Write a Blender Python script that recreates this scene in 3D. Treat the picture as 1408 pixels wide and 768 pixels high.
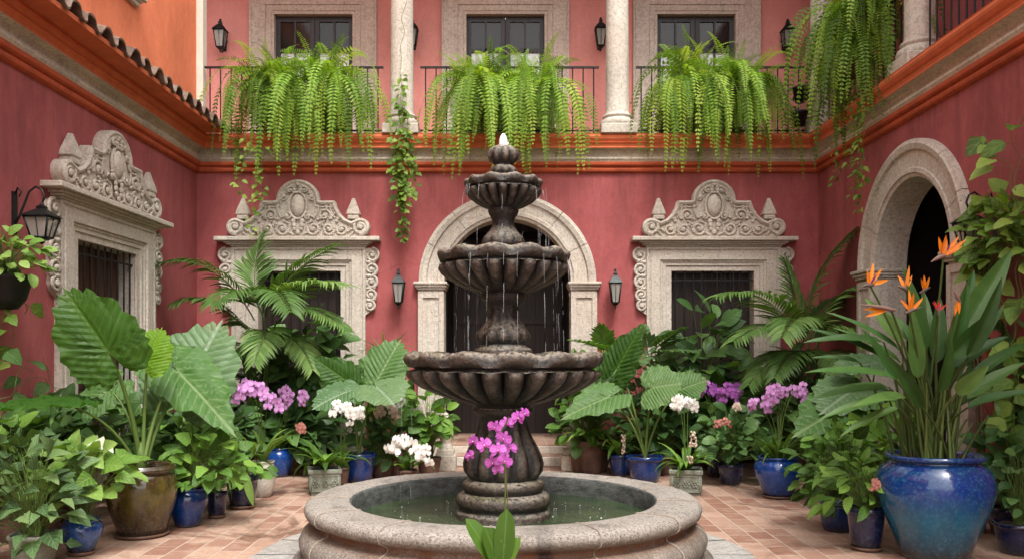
import bpy, math, random
from mathutils import Vector as V, Matrix, Quaternion
from math import sin, cos, pi, sqrt, radians as R

for o in list(bpy.data.objects):
    bpy.data.objects.remove(o)
SC = bpy.context.scene
COL = SC.collection

# ------------------------------------------------------------------ camera
F = 1200.0 / 1408.0
cam = bpy.data.cameras.new('camera')
cam.lens = 36 * F
cam.sensor_width = 36
cam.shift_x = 6 / 1408
cam.shift_y = 101 / 1408
cam.clip_start = 0.05
cam.clip_end = 500
camo = bpy.data.objects.new('camera', cam)
camo.location = (0, 0, 1.65)
camo.rotation_euler = (pi / 2, 0, 0)
COL.objects.link(camo)
SC.camera = camo

# ------------------------------------------------------------------ light
SUN_EL, SUN_AZ = R(58), R(164)      # azimuth clockwise from +Y: the sun stands high behind the camera
w = bpy.data.worlds.new('World')
SC.world = w
w.use_nodes = True
nt = w.node_tree
bg = nt.nodes['Background']
sky = nt.nodes.new('ShaderNodeTexSky')
sky.sky_type = 'NISHITA'
sky.sun_disc = False
sky.sun_elevation = SUN_EL
sky.sun_rotation = SUN_AZ
sky.air_density = 1.0
sky.dust_density = 4.0
sky.ozone_density = 1.0
hs = nt.nodes.new('ShaderNodeHueSaturation')
hs.inputs['Saturation'].default_value = 0.10
nt.links.new(sky.outputs[0], hs.inputs['Color'])
wm = nt.nodes.new('ShaderNodeMix'); wm.data_type = 'RGBA'; wm.blend_type = 'MULTIPLY'; wm.inputs[0].default_value = 1
wm.inputs[7].default_value = (1.02, 1.0, 0.97, 1)
nt.links.new(hs.outputs[0], wm.inputs[6])
nt.links.new(wm.outputs[2], bg.inputs['Color'])
bg.inputs['Strength'].default_value = 0.15
sl = bpy.data.lights.new('sun', 'SUN')
sl.energy = 1.1
sl.angle = R(14)
sl.color = (1.0, 0.965, 0.91)
so = bpy.data.objects.new('sun', sl)
sd = V((sin(SUN_AZ) * cos(SUN_EL), cos(SUN_AZ) * cos(SUN_EL), sin(SUN_EL)))
so.rotation_euler = sd.to_track_quat('Z', 'Y').to_euler()
so.location = sd * 30
COL.objects.link(so)

SC.view_settings.view_transform = 'Standard'
SC.view_settings.look = 'None'
SC.view_settings.exposure = 1.42
SC.view_settings.gamma = 1
SC.view_settings.use_curve_mapping = False
SC.render.engine = 'CYCLES'
SC.cycles.use_denoising = True
SC.cycles.max_bounces = 7
SC.cycles.diffuse_bounces = 4
SC.cycles.glossy_bounces = 3
SC.cycles.transmission_bounces = 4
SC.cycles.caustics_reflective = False
SC.cycles.caustics_refractive = False
SC.cycles.sample_clamp_indirect = 4

# ------------------------------------------------------------------ helpers
def at(px, py, d):
    """the point at distance d seen at that spot of the photograph"""
    return V(((px - 698) * d / 1200, d, 1.65 - (py - 485) * d / 1200))

def lerp(a, b, t):
    return a + (b - a) * t

class MB:
    def __init__(s):
        s.v, s.f, s.a, s.m, s.sm = [], [], [], [], []
    def vert(s, p, a=(0, 0, 0)):
        s.v.append(V(p)); s.a.append(a); return len(s.v) - 1
    def face(s, idx, m=0, sm=True):
        s.f.append(tuple(idx)); s.m.append(m); s.sm.append(sm)
    def quad(s, a, b, c, d, m=0):
        i = [s.vert(p) for p in (a, b, c, d)]; s.face(i, m, False)
    def box(s, x0, x1, y0, y1, z0, z1, m=0):
        p = [s.vert((x, y, z)) for z in (z0, z1) for y in (y0, y1) for x in (x0, x1)]
        for q in ((0, 2, 3, 1), (4, 5, 7, 6), (0, 1, 5, 4), (2, 6, 7, 3), (0, 4, 6, 2), (1, 3, 7, 5)):
            s.face([p[k] for k in q], m, False)
    def bbox(s, x0, x1, y0, y1, z0, z1, b=0.01, m=0):
        """box with chamfered vertical and horizontal edges"""
        lv = ((z0, b), (z0 + b, 0), (z1 - b, 0), (z1, b))
        rings = []
        for z, k in lv:
            c = []
            for x, y in ((x0 + k + b, y0 + k), (x1 - k - b, y0 + k), (x1 - k, y0 + k + b), (x1 - k, y1 - k - b),
                         (x1 - k - b, y1 - k), (x0 + k + b, y1 - k), (x0 + k, y1 - k - b), (x0 + k, y0 + k + b)):
                c.append(s.vert((x, y, z)))
            rings.append(c)
        for r0, r1 in zip(rings, rings[1:]):
            for i in range(8):
                s.face((r0[i], r0[(i + 1) % 8], r1[(i + 1) % 8], r1[i]), m, False)
        s.face(rings[0][::-1], m, False); s.face(rings[-1], m, False)
    def tube(s, pts, r0, r1=None, n=6, m=0, cap=True, a=(0.3, 0, 0.5)):
        r1 = r0 if r1 is None else r1
        pts = [V(p) for p in pts]
        k = len(pts); rings = []
        up = V((0.13, 0.31, 0.94))
        prev = None
        for i, p in enumerate(pts):
            t = (pts[min(i + 1, k - 1)] - pts[max(i - 1, 0)])
            t = t.normalized() if t.length > 1e-9 else V((0, 0, 1))
            if prev is None:
                x = t.cross(up)
                if x.length < 0.05: x = t.cross(V((1, 0, 0)))
            else:
                x = prev - t * prev.dot(t)
            x.normalize(); prev = x
            y = t.cross(x)
            rr = r0(i / (k - 1)) if callable(r0) else lerp(r0, r1, i / (k - 1))
            rings.append([s.vert(p + (x * cos(2 * pi * j / n) + y * sin(2 * pi * j / n)) * rr, a) for j in range(n)])
        for A, B in zip(rings, rings[1:]):
            for j in range(n):
                s.face((A[j], A[(j + 1) % n], B[(j + 1) % n], B[j]), m)
        if cap:
            s.face(rings[0][::-1], m, False); s.face(rings[-1], m, False)
    def lathe(s, prof, n=48, m=0, c=(0, 0, 0), fr=None, fz=None, cap=False):
        """prof: (r, z[, k]) ; fr(theta, k) multiplies r, fz(theta, k) adds to z"""
        rings = []
        for q in prof:
            r, z = q[0], q[1]; k = q[2] if len(q) > 2 else 0
            ring = []
            for j in range(n):
                th = 2 * pi * j / n
                rr = r * (fr(th, k) if fr and k else 1); zz = z + (fz(th, k) if fz and k else 0)
                ring.append(s.vert((c[0] + rr * cos(th), c[1] + rr * sin(th), c[2] + zz), (max(0, min(1, .5 + (rr / r - 1) * 6)) if (fr and k and k <= 1 and r > 0) else .35, 0, 0)))
            rings.append(ring)
        for A, B in zip(rings, rings[1:]):
            for j in range(n):
                s.face((A[j], A[(j + 1) % n], B[(j + 1) % n], B[j]), m)
        if cap:
            s.face(rings[0][::-1], m, False); s.face(rings[-1], m, False)
    def prism(s, poly, y0, y1, m=0):
        """polygon in x,z pulled from y0 to y1 (y0 nearer the viewer)"""
        a = [s.vert((x, y0, z)) for x, z in poly]; b = [s.vert((x, y1, z)) for x, z in poly]
        s.face(a, m, False); s.face(b[::-1], m, False)
        n = len(poly)
        for i in range(n):
            s.face((a[(i + 1) % n], a[i], b[i], b[(i + 1) % n]), m, False)
    def blob(s, c, rx, ry, rz, n=10, m=0, a=(0.5, 0.5, 0.5)):
        k = max(4, n // 2); rings = []
        for i in range(1, k):
            ph = pi * i / k
            rings.append([s.vert((c[0] + rx * sin(ph) * cos(2 * pi * j / n), c[1] + ry * sin(ph) * sin(2 * pi * j / n), c[2] + rz * cos(ph)), a) for j in range(n)])
        t = s.vert((c[0], c[1], c[2] + rz), a); b = s.vert((c[0], c[1], c[2] - rz), a)
        for j in range(n):
            s.face((t, rings[0][j], rings[0][(j + 1) % n]), m); s.face((b, rings[-1][(j + 1) % n], rings[-1][j]), m)
        for A, B in zip(rings, rings[1:]):
            for j in range(n):
                s.face((A[j], B[j], B[(j + 1) % n], A[(j + 1) % n]), m)
    def add(s, mb, fn=None):
        o = len(s.v)
        for p, a in zip(mb.v, mb.a): s.v.append(fn(p) if fn else p.copy()); s.a.append(a)
        for f, m, sm in zip(mb.f, mb.m, mb.sm): s.f.append(tuple(i + o for i in f)); s.m.append(m); s.sm.append(sm)
    def mesh(s, name, mats, off=(0, 0, 0)):
        off = V(off)
        me = bpy.data.meshes.new(name)
        me.from_pydata([tuple(p - off) for p in s.v], [], s.f)
        for m in (mats if isinstance(mats, (list, tuple)) else [mats]): me.materials.append(m)
        me.polygons.foreach_set('material_index', s.m)
        me.polygons.foreach_set('use_smooth', s.sm)
        at_ = me.attributes.new('lv', 'FLOAT_VECTOR', 'POINT')
        at_.data.foreach_set('vector', [c for a in s.a for c in a])
        me.update()
        return me
    def build(s, name, mats, parent=None, world=True, loc=None, rotz=0, sharp=None):
        """mesh given in world coordinates (world=True) or in the parent's own (world=False)"""
        off = wloc(parent) if (parent and world) else (0, 0, 0)
        me = s.mesh(name, mats, off)
        if sharp:
            me.set_sharp_from_angle(angle=R(sharp))
        o = bpy.data.objects.new(name, me); COL.objects.link(o)
        o.parent = parent
        if loc is not None: o.location = loc
        o.rotation_euler.z = rotz
        return o

def wloc(o):
    p = V((0, 0, 0))
    while o is not None:
        p = p + V(o.location); o = o.parent
    return p

def tag(o, label=None, cat=None, group=None, kind=None):
    if label: o['label'] = label
    if cat: o['category'] = cat
    if group: o['group'] = group
    if kind: o['kind'] = kind
    return o

def thing(name, label, cat, loc=(0, 0, 0), group=None):
    o = bpy.data.objects.new(name, None); COL.objects.link(o)
    o.empty_display_size = 0.1
    o.location = loc
    return tag(o, label, cat, group)

def empty_part(name, parent, loc=(0, 0, 0), rotz=0):
    o = bpy.data.objects.new(name, None); COL.objects.link(o)
    o.empty_display_size = 0.1
    o.parent = parent; o.location = loc; o.rotation_euler.z = rotz
    return o

def inst(src, parent, loc, rot=None, scale=1.0, name=None):
    c = src.copy(); COL.objects.link(c); c.parent = parent; c.location = loc
    if rot is not None:
        c.rotation_mode = 'QUATERNION'; c.rotation_quaternion = rot
    c.scale = (scale,) * 3
    return c

# ------------------------------------------------------------------ materials
class NT:
    def __init__(s, name):
        s.mat = bpy.data.materials.new(name); s.mat.use_nodes = True
        s.t = s.mat.node_tree
        s.p = s.t.nodes['Principled BSDF']; s.out = s.t.nodes['Material Output']
    def n(s, typ, **kw):
        nd = s.t.nodes.new('ShaderNode' + typ)
        for k, v in kw.items():
            if k.startswith('i_'):
                key = k[2:]; key = int(key) if key.isdigit() else key.replace('_', ' ')
                s.put(nd.inputs[key], v)
            else: setattr(nd, k, v)
        return nd
    def put(s, sock, v):
        if hasattr(v, 'is_output') or isinstance(v, bpy.types.NodeSocket): s.t.links.new(v, sock)
        else: sock.default_value = v
    def math(s, op, a, b=0.0, c=0.0, clamp=False):
        nd = s.t.nodes.new('ShaderNodeMath'); nd.operation = op; nd.use_clamp = clamp
        s.put(nd.inputs[0], a); s.put(nd.inputs[1], b); s.put(nd.inputs[2], c)
        return nd.outputs[0]
    def mix(s, f, a, b, blend='MIX'):
        nd = s.t.nodes.new('ShaderNodeMix'); nd.data_type = 'RGBA'; nd.blend_type = blend
        s.put(nd.inputs[0], f); s.put(nd.inputs[6], c4(a)); s.put(nd.inputs[7], c4(b))
        return nd.outputs[2]
    def ramp(s, f, stops):
        nd = s.t.nodes.new('ShaderNodeValToRGB'); e = nd.color_ramp.elements
        while len(e) < len(stops): e.new(0.5)
        for k, (p, c) in enumerate(stops):
            e[k].position = p; e[k].color = c4(c) if not isinstance(c, (int, float)) else (c, c, c, 1)
        s.put(nd.inputs[0], f)
        return nd.outputs[0]
    def coord(s, kind='Object', scale=None):
        tc = s.t.nodes.new('ShaderNodeTexCoord'); o = tc.outputs[kind]
        if scale is not None:
            mp = s.t.nodes.new('ShaderNodeMapping'); mp.inputs['Scale'].default_value = scale
            s.t.links.new(o, mp.inputs[0]); o = mp.outputs[0]
        return o
    def geo(s, scale=(1, 1, 1)):
        g = s.t.nodes.new('ShaderNodeNewGeometry')
        mp = s.t.nodes.new('ShaderNodeMapping'); mp.inputs['Scale'].default_value = scale
        s.t.links.new(g.outputs['Position'], mp.inputs[0])
        return mp.outputs[0]
    def noise(s, vec, scale, detail=4, rough=0.6, dist=0.0):
        nd = s.n('TexNoise'); s.put(nd.inputs['Vector'], vec)
        nd.inputs['Scale'].default_value = scale; nd.inputs['Detail'].default_value = detail
        nd.inputs['Roughness'].default_value = rough; nd.inputs['Distortion'].default_value = dist
        return nd.outputs['Fac']
    def voro(s, vec, scale, feature='F1', out='Distance'):
        nd = s.n('TexVoronoi'); nd.feature = feature; s.put(nd.inputs['Vector'], vec)
        nd.inputs['Scale'].default_value = scale
        return nd.outputs[out]
    def bump(s, h, strength, dist=0.01):
        nd = s.n('Bump'); nd.inputs['Strength'].default_value = strength; nd.inputs['Distance'].default_value = dist
        s.put(nd.inputs['Height'], h); s.t.links.new(nd.outputs[0], s.p.inputs['Normal'])
        return nd
    def set(s, **kw):
        for k, v in kw.items():
            key = {'color': 'Base Color', 'rough': 'Roughness', 'metal': 'Metallic', 'spec': 'Specular IOR Level', 'coat': 'Coat Weight',
                   'coatr': 'Coat Roughness', 'trans': 'Transmission Weight', 'ior': 'IOR', 'alpha': 'Alpha'}[k]
            s.put(s.p.inputs[key], c4(v) if key == 'Base Color' and not isinstance(v, bpy.types.NodeSocket) else v)
        return s.mat

def c4(c):
    if isinstance(c, tuple): return c + (1,) if len(c) == 3 else c
    return c

def plaster(name, col, var=0.22, streak=0.25):
    n = NT(name); g = n.geo()
    big = n.noise(g, 0.55, 5, 0.6, 0.4)
    med = n.noise(n.geo((1, 1, 0.45)), 3.2, 6, 0.72, 0.6)
    fine = n.noise(g, 38, 4, 0.7)
    st = n.noise(n.geo((7, 7, 0.5)), 1.0, 4, 0.65)
    f = n.math('ADD', n.math('MULTIPLY', big, 0.55), n.math('MULTIPLY', med, 0.45))
    dk = tuple(c * (1 - var * 1.25) for c in col); lt = tuple(min(1, c * (1 + var) + 0.018) for c in col)
    c = n.ramp(f, [(0.33, dk), (0.5, col), (0.68, lt)])
    pale = tuple(min(1, x * 0.85 + 0.075) for x in col)
    c = n.mix(n.ramp(st, [(0.56, 0), (0.78, streak)]), c, pale)
    c = n.mix(n.ramp(n.noise(n.geo((5, 5, 0.35)), 0.8, 5, 0.7), [(0.55, 0), (0.8, 0.35)]), c, tuple(x * 0.6 for x in col))
    gz = n.n('SeparateXYZ'); n.t.links.new(n.geo(), gz.inputs[0])
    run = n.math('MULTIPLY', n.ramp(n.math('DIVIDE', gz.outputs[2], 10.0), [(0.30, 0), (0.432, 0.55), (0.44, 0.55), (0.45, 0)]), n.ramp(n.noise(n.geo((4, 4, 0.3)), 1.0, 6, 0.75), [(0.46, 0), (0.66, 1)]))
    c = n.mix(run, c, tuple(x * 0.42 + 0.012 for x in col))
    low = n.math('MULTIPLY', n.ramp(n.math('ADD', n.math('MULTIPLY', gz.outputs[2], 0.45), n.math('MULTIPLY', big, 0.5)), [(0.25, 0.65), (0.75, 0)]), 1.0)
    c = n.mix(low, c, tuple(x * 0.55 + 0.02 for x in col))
    c = n.mix(n.ramp(fine, [(0.25, 0.3), (0.5, 0)]), c, tuple(x * 0.6 for x in col))
    mot = n.noise(n.geo((1, 1, .7)), 11, 5, 0.75, 0.8)
    c = n.mix(n.ramp(mot, [(0.52, 0), (0.72, 0.32)]), c, tuple(min(1, x * 1.15 + 0.035) for x in col))
    c = n.mix(n.ramp(mot, [(0.30, 0.30), (0.46, 0)]), c, tuple(x * 0.66 for x in col))
    wv = n.n('TexNoise'); n.t.links.new(n.geo(), wv.inputs['Vector']); wv.inputs['Scale'].default_value = 1.6; wv.inputs['Detail'].default_value = 6
    va = n.n('VectorMath', operation='MULTIPLY_ADD'); n.t.links.new(wv.outputs['Color'], va.inputs[0]); va.inputs[1].default_value = (.55, .55, .55); n.t.links.new(n.geo(), va.inputs[2])
    ck = n.voro(va.outputs[0], 0.75, 'DISTANCE_TO_EDGE')
    ckm = n.math('MULTIPLY', n.ramp(ck, [(0.0, 0.5), (0.004, 0)]), n.ramp(n.noise(g, 0.9, 2), [(0.5, 0), (0.6, 1)]))
    c = n.mix(ckm, c, tuple(x * 0.35 for x in col))
    n.bump(n.math('ADD', n.math('MULTIPLY', fine, 0.35), med), 0.35, 0.02)
    return n.set(color=c, rough=0.88, spec=0.25)

def stone(name, col, stain=(0.16, 0.13, 0.10), stain_amt=0.35, pit=0.6, scale=1.0):
    n = NT(name); g = n.geo()
    big = n.noise(g, 1.3 * scale, 6, 0.65, 0.3)
    sp = n.noise(g, 26 * scale, 4, 0.75)
    pits = n.voro(g, 15 * scale); pits2 = n.voro(g, 40 * scale)
    pm = n.math('MAXIMUM', n.ramp(n.math('ADD', pits, n.math('MULTIPLY', n.noise(g, 6, 3), 0.5)), [(0.34, pit), (0.41, 0)]), n.ramp(n.math('ADD', pits2, n.math('MULTIPLY', n.noise(g, 11, 2), 0.4)), [(0.31, pit * .8), (0.40, 0)]))
    c = n.ramp(sp, [(0.3, tuple(x * 0.6 for x in col)), (0.5, col), (0.7, tuple(min(1, x * 1.28) for x in col))])
    c = n.mix(n.ramp(big, [(0.42, 0), (0.75, stain_amt)]), c, stain)
    dr = n.noise(n.geo((9, 9, 0.6)), 1.0, 5, 0.7)
    c = n.mix(n.ramp(dr, [(0.54, 0), (0.76, 0.5)]), c, tuple(x * 0.42 for x in col))
    rosy = n.noise(g, 0.7, 3)
    c = n.mix(n.ramp(rosy, [(0.45, 0), (0.7, 0.3)]), c, (col[0] * 1.02, col[1] * 0.86, col[2] * 0.78))
    c = n.mix(pm, c, tuple(x * 0.4 for x in col))
    h = n.math('SUBTRACT', n.math('MULTIPLY', sp, 0.7), n.math('MULTIPLY', pm, 0.6))
    n.bump(h, 0.5, 0.02)
    return n.set(color=c, rough=0.85, spec=0.3)

def simple(name, col, rough=0.6, metal=0.0, var=0.25, scale=8, spec=0.5, coat=0.0, bump=0.1):
    n = NT(name); g = n.coord('Object')
    f = n.noise(g, scale, 5, 0.65)
    c = n.ramp(f, [(0.3, tuple(x * (1 - var) for x in col)), (0.7, tuple(min(1, x * (1 + var)) for x in col))])
    if bump: n.bump(f, bump, 0.01)
    return n.set(color=c, rough=rough, metal=metal, spec=spec, coat=coat)

def leafmat(name, col, vein, nv=7, k=1.1, trans=0.3, rough=0.42, vw=0.5, light=None, var=0.45, bump=0.35, yellow=(0.30, 0.30, 0.03), ph=0.0, glow=(1.25, 1.35, 0.35)):
    n = NT(name)
    a = n.n('Attribute', attribute_name='lv'); sep = n.n('SeparateXYZ'); n.t.links.new(a.outputs['Vector'], sep.inputs[0])
    u, v, r = sep.outputs
    av = n.math('ABSOLUTE', v)
    w_ = n.math('ADD', n.math('SUBTRACT', n.math('MULTIPLY', u, float(nv)), n.math('MULTIPLY', av, float(k))), float(ph) + 20)
    tri = n.math('PINGPONG', w_, 0.5)
    side = n.ramp(tri, [(0.02, 1), (0.16, 0)])
    mid = n.ramp(av, [(0.02, 1), (0.075, 0)])
    vm = n.math('MULTIPLY', n.math('MAXIMUM', n.math('MULTIPLY', side, 0.65), mid), vw)
    g = n.geo()
    f = n.noise(g, 7, 4, 0.6)
    lt = light or tuple(min(1, x * 1.7) for x in col)
    dk = tuple(x * (1 - var) for x in col)
    oi = n.n('ObjectInfo').outputs['Random']
    t = n.math('ADD', n.math('ADD', n.math('MULTIPLY', r, 0.62), n.math('MULTIPLY', f, 0.35)), n.math('MULTIPLY', n.math('SUBTRACT', oi, 0.35), 0.28))
    c = n.ramp(t, [(0.15, dk), (0.5, col), (0.88, lt)])
    spots = n.ramp(n.noise(g, 16, 3, 0.7), [(0.66, 0), (0.74, 0.55)])
    c = n.mix(n.math('MULTIPLY', spots, r), c, yellow)
    tipm = n.math('MULTIPLY', n.ramp(u, [(0.86, 0), (1.0, 1)]), n.ramp(n.noise(g, 5, 2), [(0.55, 0), (0.65, 0.7)]))
    c = n.mix(tipm, c, (0.16, 0.10, 0.03))
    c = n.mix(vm, c, vein)
    b = n.bump(n.math('SUBTRACT', tri, n.math('MULTIPLY', mid, 0.4)), bump, 0.012)
    n.set(color=c, rough=rough + 0.06, spec=0.24)
    tr = n.n('BsdfTranslucent'); n.put(tr.inputs[0], n.mix(1.0, c, glow, 'MULTIPLY'))
    mx = n.n('MixShader'); mx.inputs[0].default_value = trans
    n.t.links.new(n.p.outputs[0], mx.inputs[1]); n.t.links.new(tr.outputs[0], mx.inputs[2])
    n.t.links.new(mx.outputs[0], n.out.inputs[0])
    return n.mat

def glaze(name, top, mid, low, H=0.4, rough=0.12, drip=0.25, base=(0.05, 0.04, 0.03), hi=None):
    n = NT(name); o = n.coord('Object'); sep = n.n('SeparateXYZ'); n.t.links.new(o, sep.inputs[0])
    dr = n.noise(n.coord('Object', (14, 14, 1.6)), 1.0, 4, 0.65)
    bl = n.noise(o, 7, 5, 0.7, 0.4)
    z = n.math('ADD', n.math('DIVIDE', sep.outputs[2], H), n.math('MULTIPLY', n.math('SUBTRACT', dr, 0.5), drip * 2))
    c = n.ramp(z, [(0.0, base), (0.06, low), (0.42, mid), (0.72, top), (1.0, hi or top)])
    c = n.mix(n.ramp(bl, [(0.35, 0.45), (0.55, 0)]), c, tuple(x * 0.45 for x in mid))
    c = n.mix(n.ramp(n.noise(o, 34, 5, 0.8), [(0.50, 0), (0.68, 0.5)]), c, tuple(min(1, x * 1.5 + 0.05) for x in mid))
    dirt = n.ramp(n.math('ADD', n.math('DIVIDE', sep.outputs[2], H), n.math('MULTIPLY', bl, 0.3)), [(0.12, 0.6), (0.3, 0)])
    c = n.mix(dirt, c, (0.06, 0.05, 0.04))
    n.bump(n.noise(o, 22, 3), 0.06, 0.01)
    return n.set(color=c, rough=n.ramp(bl, [(0.3, rough * 0.8), (0.75, rough * 2.2)]), spec=0.5, coat=0.5, coatr=0.05)

M = {}
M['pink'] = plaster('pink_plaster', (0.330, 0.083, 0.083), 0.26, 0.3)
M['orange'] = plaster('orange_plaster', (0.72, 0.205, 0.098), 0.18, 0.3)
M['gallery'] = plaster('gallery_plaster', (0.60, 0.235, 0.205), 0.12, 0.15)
M['cor_o'] = plaster('cornice_orange', (0.58, 0.145, 0.060), 0.22, 0.2)
M['cor_r'] = plaster('cornice_red', (0.44, 0.088, 0.036), 0.25, 0.2)
M['cor_g'] = stone('cornice_stone', (0.54, 0.465, 0.38), (0.10, 0.085, 0.07), 0.5)
M['stone'] = stone('cantera_stone', (0.52, 0.47, 0.405), (0.25, 0.21, 0.17), 0.45)
M['stone_up'] = stone('gallery_stone', (0.47, 0.385, 0.33), (0.2, 0.15, 0.12), 0.35)
M['white_trim'] = plaster('white_trim', (0.62, 0.55, 0.47), 0.15, 0.2)
M['iron'] = simple('wrought_iron', (0.018, 0.017, 0.018), 0.5, 0.6, 0.3, 20)
M['bronze'] = simple('lantern_metal', (0.022, 0.026, 0.026), 0.45, 0.7, 0.35, 14)
M['dark'] = simple('interior_shade', (0.012, 0.007, 0.006), 0.9)  # near-black: the shade inside porch and passage, put into the wall colour
M['soil'] = simple('soil', (0.035, 0.024, 0.016), 0.95, 0, 0.5, 40, bump=0.8)
M['bark'] = simple('stem_bark', (0.10, 0.07, 0.04), 0.85, 0, 0.4, 25, bump=0.5)
M['saucer'] = simple('clay_saucer', (0.13, 0.07, 0.045), 0.5, 0, 0.35, 12)
M['terracotta'] = simple('old_terracotta', (0.10, 0.052, 0.036), 0.75, 0, 0.45, 7)
M['sheet'] = simple('pane_reflection', (0.72, 0.74, 0.76), 0.7, 0, 0.06, 6)  # white of the sky mirrored in the lower door panes, put into the colour

def wood(name, col):
    n = NT(name); c_ = n.coord('Object', (26, 26, 1.2))
    f = n.noise(c_, 1.0, 5, 0.65, 0.6)
    c = n.ramp(f, [(0.3, tuple(x * 0.45 for x in col)), (0.55, col), (0.75, tuple(x * 1.6 for x in col))])
    n.bump(f, 0.3, 0.01)
    return n.set(color=c, rough=0.55, spec=0.4)
M['wood'] = wood('dark_wood', (0.022, 0.011, 0.008))
M['wood2'] = wood('brown_shutter', (0.085, 0.036, 0.022))
M['bluewood'] = wood('dark_grey_joinery', (0.035, 0.032, 0.034))

def glassm(name, col=(0.75, 0.8, 0.8), rough=0.08, alpha=0.35):
    n = NT(name)
    return n.set(color=col, rough=rough, spec=0.6, alpha=alpha)
M['glass'] = glassm('lantern_glass', (0.42, 0.42, 0.38), 0.15, 0.5)
M['pane'] = glassm('door_glass', (0.012, 0.010, 0.010), 0.08, 0.6)

def basin():
    n = NT('basin_stone'); g = n.coord('Object')
    sep = n.n('SeparateXYZ'); n.t.links.new(g, sep.inputs[0])
    sp = n.noise(g, 60, 3, 0.75); sp2 = n.voro(g, 75)
    big = n.noise(g, 1.8, 6, 0.65, 0.5)
    c = n.ramp(sp, [(0.32, (0.062, 0.054, 0.047)), (0.47, (0.205, 0.18, 0.152)), (0.68, (0.37, 0.335, 0.295))])
    c = n.mix(n.ramp(sp2, [(0.12, 0.75), (0.24, 0)]), c, (0.06, 0.05, 0.045))
    c = n.mix(n.ramp(big, [(0.40, 0), (0.64, 0.7)]), c, (0.10, 0.078, 0.058))
    c = n.mix(n.math('MULTIPLY', n.ramp(sep.outputs[2], [(0.42, 0), (0.49, 0.6)]), n.ramp(sp, [(0.36, 0), (0.52, 1)])), c, (0.40, 0.37, 0.335))
    st = n.noise(n.coord('Object', (5, 5, 0.9)), 1.0, 5, 0.7)
    c = n.mix(n.ramp(st, [(0.52, 0), (0.68, 0.6)]), c, (0.055, 0.045, 0.036))
    zb = n.ramp(n.math('ABSOLUTE', n.math('SUBTRACT', sep.outputs[2], 0.345)), [(0.0, 1), (0.075, 0)])
    c = n.mix(n.math('MULTIPLY', zb, n.ramp(st, [(0.3, 0.15), (0.6, 0.9)])), c, (0.20, 0.085, 0.035))
    low = n.ramp(sep.outputs[2], [(0.0, 0.55), (0.16, 0)])
    c = n.mix(n.math('MULTIPLY', low, st), c, (0.05, 0.04, 0.03))
    # inside of the basin: grey-green algae film below the lip
    rr = n.math('POWER', n.math('ADD', n.math('POWER', sep.outputs[0], 2.0), n.math('POWER', sep.outputs[1], 2.0)), 0.5)
    ins = n.math('MULTIPLY', n.math('LESS_THAN', rr, 1.225), n.math('LESS_THAN', sep.outputs[2], 0.5))
    alg = n.ramp(n.noise(n.coord('Object', (3, 3, 8)), 3, 5, 0.7), [(0.35, (0.035, 0.038, 0.036)), (0.65, (0.13, 0.135, 0.125))])
    c = n.mix(ins, c, alg)
    # black overflow streak on the front
    ang = n.math('ABSOLUTE', n.math('ADD', sep.outputs[0], n.math('MULTIPLY', n.math('SUBTRACT', st, 0.5), 0.12)))
    dx = n.math('ABSOLUTE', n.math('SUBTRACT', sep.outputs[0], 0.27))
    streak = n.math('MULTIPLY', n.ramp(n.math('ADD', dx, n.math('MULTIPLY', n.math('SUBTRACT', n.noise(g, 14, 3), 0.5), 0.07)), [(0.03, 0.92), (0.075, 0)]),
                    n.math('MULTIPLY', n.math('LESS_THAN', sep.outputs[1], -1.2), n.ramp(sep.outputs[2], [(0.3, 1), (0.47, 0.3)])))
    c = n.mix(streak, c, (0.008, 0.007, 0.007))
    n.bump(n.math('ADD', sp, n.math('MULTIPLY', sp2, 0.5)), 0.55, 0.012)
    return n.set(color=c, rough=n.math('SUBTRACT', 0.75, n.math('MULTIPLY', streak, 0.5)), spec=0.4)
M['basin'] = basin()

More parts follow.
